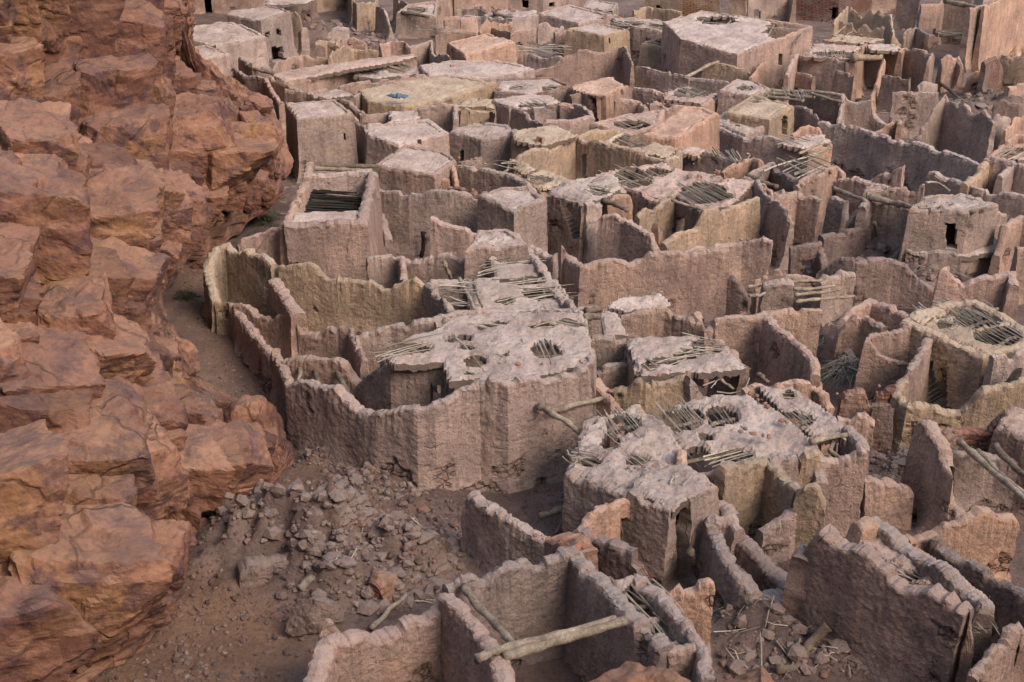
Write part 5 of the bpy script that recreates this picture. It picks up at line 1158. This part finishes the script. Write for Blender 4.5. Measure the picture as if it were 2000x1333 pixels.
# ---------------- rooms between the central block and the stick house
house('narrow roof strip with a beam framed black hatch', 'n')
R([(1180, 652), (1222, 650), (1206, 610), (1176, 608)], 2.8, lump=2); R([(1120, 606), (1142, 652), (1152, 650), (1138, 606)], 2.8, lump=2); B([(1140, 622, 2.7), (1178, 616, 2.7)], .14, 'g'); B([(1142, 608, 2.7), (1175, 603, 2.7)], .12, 'd'); W([(1120, 656, 2.8), (1225, 654, 2.8)]); W([(1118, 604, 2.7), (1180, 600, 2.7)])
house('roof scrap with a fringe of white stick ends below the broad pink wall', 'w')
R([(1186, 596), (1222, 606), (1292, 604), (1310, 592), (1286, 575), (1208, 580)], 2.2, lump=1.4); ST([(1195, 586), (1210, 580), (1290, 574), (1285, 578)], 2.3, (2, 6), gap=.15, ln=.4)
ruin('row of open rooms with a fluted back wall and brick lumps on its crest', 'p')
W([(1212, 612, 2.3), (1250, 606), (1300, 602, 2.4), (1352, 600), (1368, 622, 2.3)]); W([(1350, 612, 2.0), (1360, 606), (1372, 624, 1.9), (1378, 648, 1.4)]); B([(1236, 612, 2.2), (1262, 644, 1.6)], .14, 'g'); ST([(1270, 648), (1330, 648), (1330, 640), (1270, 642)], 2.2, (10, -1), gap=.1)
W([(1376, 634, 2.3), (1396, 620), (1420, 618), (1460, 618), (1500, 612, 2.5)], rag=1.5)
house('house with a pale dusty roof torn open along a row of black gaps', 'n')
R([(1250, 732), (1345, 722), (1370, 728), (1455, 716), (1400, 658), (1340, 652), (1232, 658), (1226, 672)], 2.6, holes=[(1380, 672, 28, 15, (9, 1), .35), (1342, 690, 24, 8, (9, -1), .4), (1300, 702, 22, 7, (9, -2), .3), (1266, 712, 14, 8, (6, 5), .4)], lump=1.5)
W([(1188, 762, 2.0), (1210, 758), (1228, 757), (1240, 742), (1262, 736, 2.6), (1300, 730), (1347, 722, 2.7)], tn='y'); W([(1344, 736, 2.6), (1356, 748), (1371, 772, 1.8)]); W([(1228, 660, 2.7), (1238, 690), (1247, 722, 2.6)]); W([(1404, 660, 2.6), (1430, 688), (1456, 716, 2.5)], tn='p')
wall('low scooped wall between two dim rooms beside the lane', [(1166, 722, 2.2), (1182, 715), (1205, 710), (1228, 712), (1242, 706, 2.3)], 'n')
house('open frame of thin poles hanging over a dim room', 'n')
ST([(1366, 748), (1408, 732), (1482, 730), (1500, 750), (1432, 764), (1372, 758)], 2.2, (10, -2), gap=.2, r=.02, curve=.2, ang=.3); B([(1408, 738, 2.3), (1432, 763, 2.0)], .06, 'w'); B([(1480, 730, 2.3), (1500, 748, 2.2)], .1, 'd')
wall('long smooth wall sloping down behind the pale dusty roof', [(1501, 618, 2.6), (1518, 642), (1545, 660), (1570, 682), (1592, 708, 2.5), (1594, 735, 2.2)], 'p')
wall('orange streaked wall with a curling end behind the stick house', [(1456, 764, 2.3), (1480, 754), (1505, 752, 2.4), (1545, 748), (1560, 744), (1590, 750, 2.4), (1612, 772), (1620, 800, 1.8)], 'o')
wall('short sloping wall joining the orange streaked wall', [(1562, 720, 1.9), (1578, 730), (1598, 748, 1.9)], 'p')
N('stick_heap', 'stick heap', 'grey cone of dry sticks dumped between ruined rooms'); 
rg = rng(); o = P(1655, 745); ts = []
for k in range(420):
    a = rg.random()*6.28; d = np.array([math.cos(a), math.sin(a)*.9, 0]); l = .7+.6*rg.random(); e0 = rg.random()
    s0 = o+np.array([rg.normal(0, .16), rg.normal(0, .16), .75*(1-.5*e0)+.1*rg.random()]); e_ = o+d*l+np.array([0, 0, .05+.25*rg.random()])
    ts.append(tube([s0, (s0+e_)/2+np.array([0, 0, .08]), e_], [.018, .014, .007], 4))
V, F, T = merge(ts); add('sticks', V, F, 'dry_stick', tri=T, tn='s')

# ---------------- right hand group
house('big hut with a stick latticed roof and a wide black doorway', 'y')
H([(1774, 626), (1921, 690), (2030, 668), (2000, 640), (1905, 588), (1870, 588), (1800, 606)], 2.6, op=[(1806, 704, 1850, 800)], holes=[(1850, 606, 42, 13, (6, 3.5), 0), (1905, 624, 40, 14, (6, 3.5), 0), (1955, 655, 46, 16, (6, 3.5), 0), (1850, 632, 16, 6, (6, 3.5), 0), (1920, 602, 26, 9, (6, 3.5), 0)], sd=(6, 3.5)); R([(1770, 622), (1800, 632), (1850, 604), (1840, 592), (1790, 604)], 2.65, lump=2.4)
W([(1936, 697, 2.5), (1962, 690), (1975, 692, 2.5), (2010, 676), (2050, 670, 2.5)], tn='n'); B([(1808, 706, 1.5), (1806, 750, .8), (1802, 780, .2)], .07, 'd', 'door_post')
wall('thick wall ridge running forward from the big hut doorway', [(1813, 652, 2.5), (1798, 690, 2.4), (1776, 724, 2.2), (1760, 742, 2.0)], 'p')
wall('rounded yellow yard wall with a deep dip before the big hut', [(1770, 728, 2.2), (1756, 745, 2.1), (1755, 762, 1.9), (1778, 774, 1.9), (1812, 784), (1840, 790), (1870, 794), (1895, 778), (1905, 764), (1920, 752, 2.3), (1958, 750), (1990, 740, 2.4), (2050, 726, 2.4)], 'y', t=.42)
wall('white rag draped knob of wall at the frame beside the yard wall', [(1968, 738, 1.9), (1984, 722), (2000, 716, 2.5), (2030, 722, 2.4)], 'y')
ruin('C shaped roofless chamber beside the big hut', 'p')
W([(1777, 636, 2.5), (1750, 640), (1722, 648, 2.4), (1700, 653, 2.4), (1696, 664, 2.4), (1716, 688), (1735, 700), (1772, 711, 1.6)])
ruin('low curving stony walls beside the C shaped chamber', 'n')
W([(1726, 644, 1.9), (1706, 628), (1690, 616, 2.1), (1668, 618), (1650, 634), (1632, 652, 1.4)], tn='p'); W([(1634, 662, 1.0), (1652, 680), (1676, 706, .7)]); W([(1622, 652, 1.2), (1645, 622, 1.7), (1668, 598), (1700, 588, 1.9), (1740, 596), (1782, 616, 1.9)], tn='p')
wall('red brick capped low wall beside the dumped stick cone', [(1640, 778, 1.5), (1655, 768), (1690, 764), (1698, 780), (1708, 778), (1712, 764), (1750, 756, 1.9)], 'p', mat='mud_brick', flute=.2)
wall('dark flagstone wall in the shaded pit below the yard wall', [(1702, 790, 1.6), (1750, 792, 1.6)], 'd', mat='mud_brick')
wall('pink wall stub with yellow stones behind the stick house', [(1638, 814, 2.3), (1665, 812), (1690, 808), (1708, 822, 2.2)], 'p')
wall('long spire topped wall curving down towards the paved yard', [(1796, 836, 2.4), (1803, 820), (1815, 822, 2.8), (1832, 850), (1850, 880, 2.4), (1857, 905, 2.2), (1846, 950, 1.4), (1856, 988, 1.0), (1905, 1018, .9)], 'p', t=.5)
wall('red brick course above a wall with a square niche', [(1832, 852, 1.7), (1850, 843), (1890, 841, 1.8), (1928, 842), (1940, 826), (1960, 808, 2.4)], 'p', mat='mud_brick', op=[(1918, 856, 1934, 868)], flute=.2)
house('wedge of house at the picture edge behind the two long poles', 'p')
H([(1955, 830), (2060, 880), (2080, 830), (1985, 800)], 2.3)
L('long peeled pole leaning over the yard, the longer of a pair', [(1876, 862, 1.9), (1940, 922, 1.9), (2015, 990, 1.8)], .11, 'w')
L('second peeled pole beside the longer one', [(1908, 882, 1.8), (1955, 924, 1.8), (2020, 982, 1.7)], .09, 'w')
L('dark gnarled log behind the pair of peeled poles', [(1946, 874, 1.9), (1968, 900, 1.8), (2010, 936, 1.7)], .11, 'd')
wall('low wall under the pair of peeled poles', [(1862, 884, 1.6), (1900, 884), (1945, 890, 1.5), (2030, 900, 1.5)], 'n')

# ---------------- stick house group
house('stick house with three sagging roofs of bare ribs and dust', 'n')
R([(1115, 916), (1228, 962), (1325, 916), (1332, 872), (1290, 820), (1240, 792), (1180, 806), (1142, 830)], 2.3, holes=[(1214, 826, 34, 18, (4, 5), .1), (1190, 860, 16, 20, (5, 4), .6), (1150, 898, 20, 7, (7, 4), .2), (1250, 895, 24, 8, (6, 4), .3)], lump=2.4, sd=(6, 4))
ST([(1090, 902), (1150, 920), (1180, 890), (1130, 872)], 2.35, (8, 3.6), gap=.11, r=.018, curve=.15); ST([(1180, 842), (1250, 862), (1270, 900), (1200, 870)], 2.35, (5, 5), gap=.12)
R([(1290, 832), (1340, 882), (1380, 884), (1420, 915), (1570, 888), (1605, 880), (1590, 858), (1520, 800), (1462, 766), (1340, 780), (1292, 796)], 2.4, holes=[(1330, 815, 40, 20, (4.5, 5), .08), (1412, 812, 26, 20, (4.5, 5), .15), (1378, 855, 11, 8, (5, 4), .6), (1435, 888, 40, 11, (9, -3), .25), (1358, 884, 24, 12, (5, 5), .8)], lump=2.2)
R([(1520, 796), (1592, 856), (1640, 848), (1655, 832), (1604, 786), (1560, 762), (1478, 752)], 2.3, holes=[(1556, 815, 36, 17, (5, 4.5), .08), (1540, 770, 12, 7)], lump=2.2)
W([(1115, 918, 2.3), (1160, 936), (1228, 964, 2.3)], tn='n'); W([(1228, 964, 2.3), (1280, 936), (1330, 914, 2.4)], tn='p'); W([(1118, 916, 2.2), (1140, 860), (1146, 828, 2.6), (1180, 806, 2.5)], tn='n'); W([(1560, 890, 2.4), (1598, 880, 2.5)], tn='y'); W([(1500, 900, 2.3), (1560, 890, 2.4)], tn='n')
W([(1600, 892, 2.3), (1640, 888), (1668, 874), (1682, 866), (1693, 873, 2.6)], tn='p'); W([(1690, 870, 2.4), (1655, 834, 2.3)]); R([(1590, 862), (1660, 858), (1640, 845), (1600, 848)], 2.3, holes=[(1625, 862, 34, 10, (9, -1), .9)]); B([(1582, 862, 2.4), (1652, 850, 2.4)], .09, 'w'); W([(1598, 886, 2.3), (1606, 940, 1.8)])
W([(1330, 874, 2.6), (1332, 912, 2.5)], tn='o'); W([(1332, 930, 2.0), (1360, 928), (1402, 920, 2.1)], tn='p'); W([(1240, 792, 2.6), (1330, 872, 2.6)])
house('small block hut with a tall black slit doorway between buttresses', 'n')
zh_ = P(1240, 960, 2.4)[2]; W([(1340, 974, 2.4), (1386, 942, 2.4), (1332, 910, 2.4), (1262, 926, 2.4), (1240, 960, 2.4), (1314, 991, 2.4)], zabs=zh_, t=.44, rag=.6); R([(1238, 960), (1318, 995), (1390, 942), (1332, 908), (1260, 924)], 2.4, zabs=zh_+.02, lump=1.4); ST([(1290, 948), (1330, 962), (1350, 938), (1312, 926)], 2.45, (5, -6), gap=.09); W([(1352, 982, 2.1), (1364, 973, 2.1)], t=.6, tn='p')
L('dark post propped at the foot of the block hut', [(1348, 1078, 1.2), (1366, 1132, .1)], .1, 'd')
wall('orange tinted wall with an arched recess beside the block hut', [(1124, 1040, 1.9), (1140, 1022), (1160, 998), (1182, 984), (1200, 970), (1236, 956, 2.4)], 'o', op=[(1212, 1012, 1232, 1064)])
wall('diagonal wall with a knobbly sloping crest above the rubble field', [(906, 992, 1.6), (912, 974), (922, 963, 2.1), (950, 985, 2.1), (1000, 1015, 2.1), (1040, 1040), (1086, 1062, 1.9)], 'n')
wall('short knobbly wall sloping below the arched recess', [(1132, 1034, 2.0), (1160, 1050), (1200, 1060), (1240, 1072, 2.0)], 'd')
wall('stub of red bricks where the two knobbly walls meet', [(1092, 1034, 2.2), (1112, 1040), (1130, 1064, 2.2), (1140, 1080, 2.1)], 'o', mat='mud_brick', t=.8, flute=.1)
wall('small pointed wall remnant behind the red brick stub', [(1236, 1104, 1.6), (1246, 1092), (1256, 1110, 1.4)], 'p')
L('mossy pale log lying by the foot of the stick house', [(1056, 1010, .5), (1090, 996, .8), (1112, 990, .9)], .11)
N('stick_heap', 'stick heap', 'sticks spilling from the corner under the stick house'); ST([(1070, 985), (1110, 1015), (1118, 985), (1085, 975)], .7, (8, 2), gap=.1, ang=.3)
house('foreground room with two logs across its open top and a stick strip beside it', 'n')
W([(870, 1142, 2.5), (884, 1138), (900, 1122), (925, 1122), (942, 1134), (970, 1112), (1008, 1094), (1030, 1092), (1032, 1100), (1060, 1090), (1090, 1086), (1100, 1074), (1122, 1068, 2.7)], t=.5)
W([(1122, 1070, 2.7), (1140, 1092), (1165, 1124, 2.6), (1205, 1165), (1250, 1210), (1302, 1262, 2.5)], t=.5); W([(872, 1162, 2.5), (895, 1180), (920, 1210, 2.5), (952, 1250), (978, 1285, 2.5), (992, 1360, 2.4)], t=.62, tn='p'); W([(868, 1144, 2.5), (874, 1166, 2.5)])
R([(1186, 1140), (1306, 1262), (1366, 1250), (1300, 1170), (1242, 1122)], 2.4, holes=[(1262, 1172, 44, 36, (5, 4.5), .15), (1310, 1228, 30, 20, (5, 5), .05)], sd=(5, 5), lump=2); W([(1240, 1124, 2.5), (1290, 1160, 2.5), (1345, 1215), (1372, 1262, 2.4), (1382, 1340, 2.2)], tn='n'); W([(1302, 1262, 2.4), (1362, 1258, 2.4)], tn='p', t=.55); W([(1186, 1136, 2.5), (1240, 1122, 2.5)], tn='d')
B([(905, 1148, 2.5), (955, 1205, 2.45), (1008, 1266, 2.5)], .1); B([(982, 1284, 2.5), (1100, 1250, 2.5), (1220, 1212, 2.5)], .135); B([(930, 1290, 2.55), (985, 1268, 2.55), (1100, 1236, 2.6), (1200, 1206, 2.6)], .10, 'w')
wall('foreground jagged wall with a ragged crest at the bottom of the view', [(604, 1352, 1.9), (620, 1290), (634, 1254, 2.1), (660, 1242), (690, 1230), (705, 1226), (738, 1236), (760, 1224), (785, 1212), (830, 1206), (850, 1190), (872, 1166, 2.4)], 'p', t=.5)
wall('little fin of wall behind the foreground jagged wall', [(624, 1246, 1.7), (640, 1212), (648, 1214), (664, 1236, 1.6)], 'p', t=.3)
wall('orange streaked slab standing beside the foreground stick strip', [(1296, 1160, 2.1), (1320, 1150), (1345, 1144), (1372, 1134), (1386, 1128), (1396, 1136, 2.4)], 'o')
ruin('roofless cell of pale yellow walls in front of the stick house', 'y')
W([(1402, 932, 2.2), (1408, 914), (1450, 904), (1502, 896, 2.3), (1535, 926), (1560, 955, 2.2)]); W([(1404, 968, 1.8), (1432, 1004, 1.6)], tn='n'); W([(1556, 962, 2.2), (1572, 950), (1592, 948), (1608, 962), (1616, 985, 2.0)], t=.4); W([(1484, 1038, 1.2), (1510, 1022), (1550, 996, 1.7)], tn='n')
ruin('sunken rooms beside the block hut with sticks hanging into a black pit', 'n')
W([(1386, 1008, 1.8), (1400, 1050), (1420, 1085, 1.6), (1450, 1124), (1486, 1170, 1.0)]); W([(1384, 1008, 1.9), (1428, 1008, 1.9), (1442, 1034, 1.7)]); W([(1436, 1040, 1.4), (1490, 1090, 1.2), (1556, 1150, 1.0)], t=.7, tn='d'); ST([(1390, 1085), (1440, 1110), (1430, 1160), (1395, 1140)], .9, (1, 8), gap=.11); W([(1486, 1172, .8), (1560, 1150, .9)], t=.7)
house('long pink fresco wall with a narrow collapsed roof behind it', 'p')
W([(1562, 1092, 2.2), (1575, 1066, 2.4), (1596, 1036), (1612, 1030), (1628, 1042), (1650, 1064), (1690, 1068), (1706, 1084), (1720, 1102), (1770, 1126), (1800, 1132), (1828, 1128), (1846, 1152), (1858, 1150), (1890, 1192, 2.5)], tn='p', t=.45, flute=.3)
R([(1668, 1056), (1760, 1118), (1892, 1188), (1926, 1168), (1840, 1100), (1765, 1052), (1706, 1012)], 2.3, holes=[(1785, 1120, 40, 8, (6, 3), .1), (1880, 1170, 20, 10, (5, 5), .2)], lump=2.2); W([(1890, 1192, 2.5), (1896, 1230), (1902, 1260, 1.6)]); W([(1706, 1012, 2.5), (1766, 1056), (1850, 1110), (1926, 1168, 2.4), (1924, 1190, 2.3)], tn='n')
ST([(1880, 1180), (1900, 1250), (1960, 1250), (1930, 1170)], 1.9, (5, 6), gap=.14); W([(1658, 1056, 2.2), (1672, 1028), (1690, 1022, 2.6), (1708, 1014, 2.6)], tn='o', t=.6)
wall('orange wall with rounded teeth beside the paved yard', [(1776, 1052, 2.0), (1800, 1040), (1830, 1032), (1870, 1022), (1900, 1004), (1915, 990), (1932, 984), (1950, 996), (1988, 1002, 2.2)], 'o')
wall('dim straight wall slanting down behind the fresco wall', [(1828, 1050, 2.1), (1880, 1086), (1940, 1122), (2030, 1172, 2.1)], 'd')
wall('torn wall with a notch at the bottom corner of the view', [(1900, 1320, 1.9), (1915, 1300), (1930, 1284), (1948, 1256), (1966, 1246), (1975, 1226), (1994, 1208, 2.3), (2010, 1240, 2.1)], 'p')
wall('low wall with a crack bordering the paved yard', [(1688, 938, 1.6), (1705, 934), (1722, 942), (1735, 938), (1780, 956, 1.1)], 'p')
L('upright thin post beside the fresco wall', [(1578, 1132, 1.5), (1568, 1180, .7), (1558, 1232, .1)], .07)
L('thick fallen trunk below the fresco wall', [(1616, 1222, .9), (1590, 1252, .6), (1560, 1285, .3)], .14, 'd'); L('short trunk piece lying in the rubble below the fresco wall', [(1515, 1310, .25), (1565, 1300, .25)], .13, 'd')
L('straight pale pole lying on the rubble field', [(722, 1230, .5), (760, 1195, .6), (795, 1160, .7)], .075, 'w')
L('crooked white branch on the rubble field', [(683, 1198, .25), (699, 1185, .3), (692, 1172, .4), (700, 1156, .5)], .06, 'w')
L('ribbed dark palm trunk piece on the rubble field', [(585, 1150, .7), (610, 1130, .8), (640, 1110, .9)], .12, 'g')
L('thin branch standing in the rubble beside the palm trunk piece', [(582, 1134, .4), (592, 1100, .9), (602, 1068, 1.4)], .04)
L('dark charred branch half buried in the rubble field', [(780, 1068, .5), (800, 1100, .4), (815, 1140, .3)], .09, 'd')
wall('collapsed clay wall remnant edging the rubble field', [(462, 1112, .9), (480, 1098), (520, 1096, 1.0), (572, 1090, 1.0)], 'd', t=.6)
N('mud_slab', 'slab', 'fallen rounded slab of plaster on the rubble field', 'd'); V, F = boulder(P(616, 1215, .5), (.62, .28, .55), 41, planes=12, rough=.08); add('slab', V, F, 'mud_plaster')
wall('stump of red brickwork in the middle of the rubble field', [(730, 1145, .9), (745, 1122, 1.1), (760, 1118, 1.0)], 'o', mat='mud_brick', t=.6)
finish()
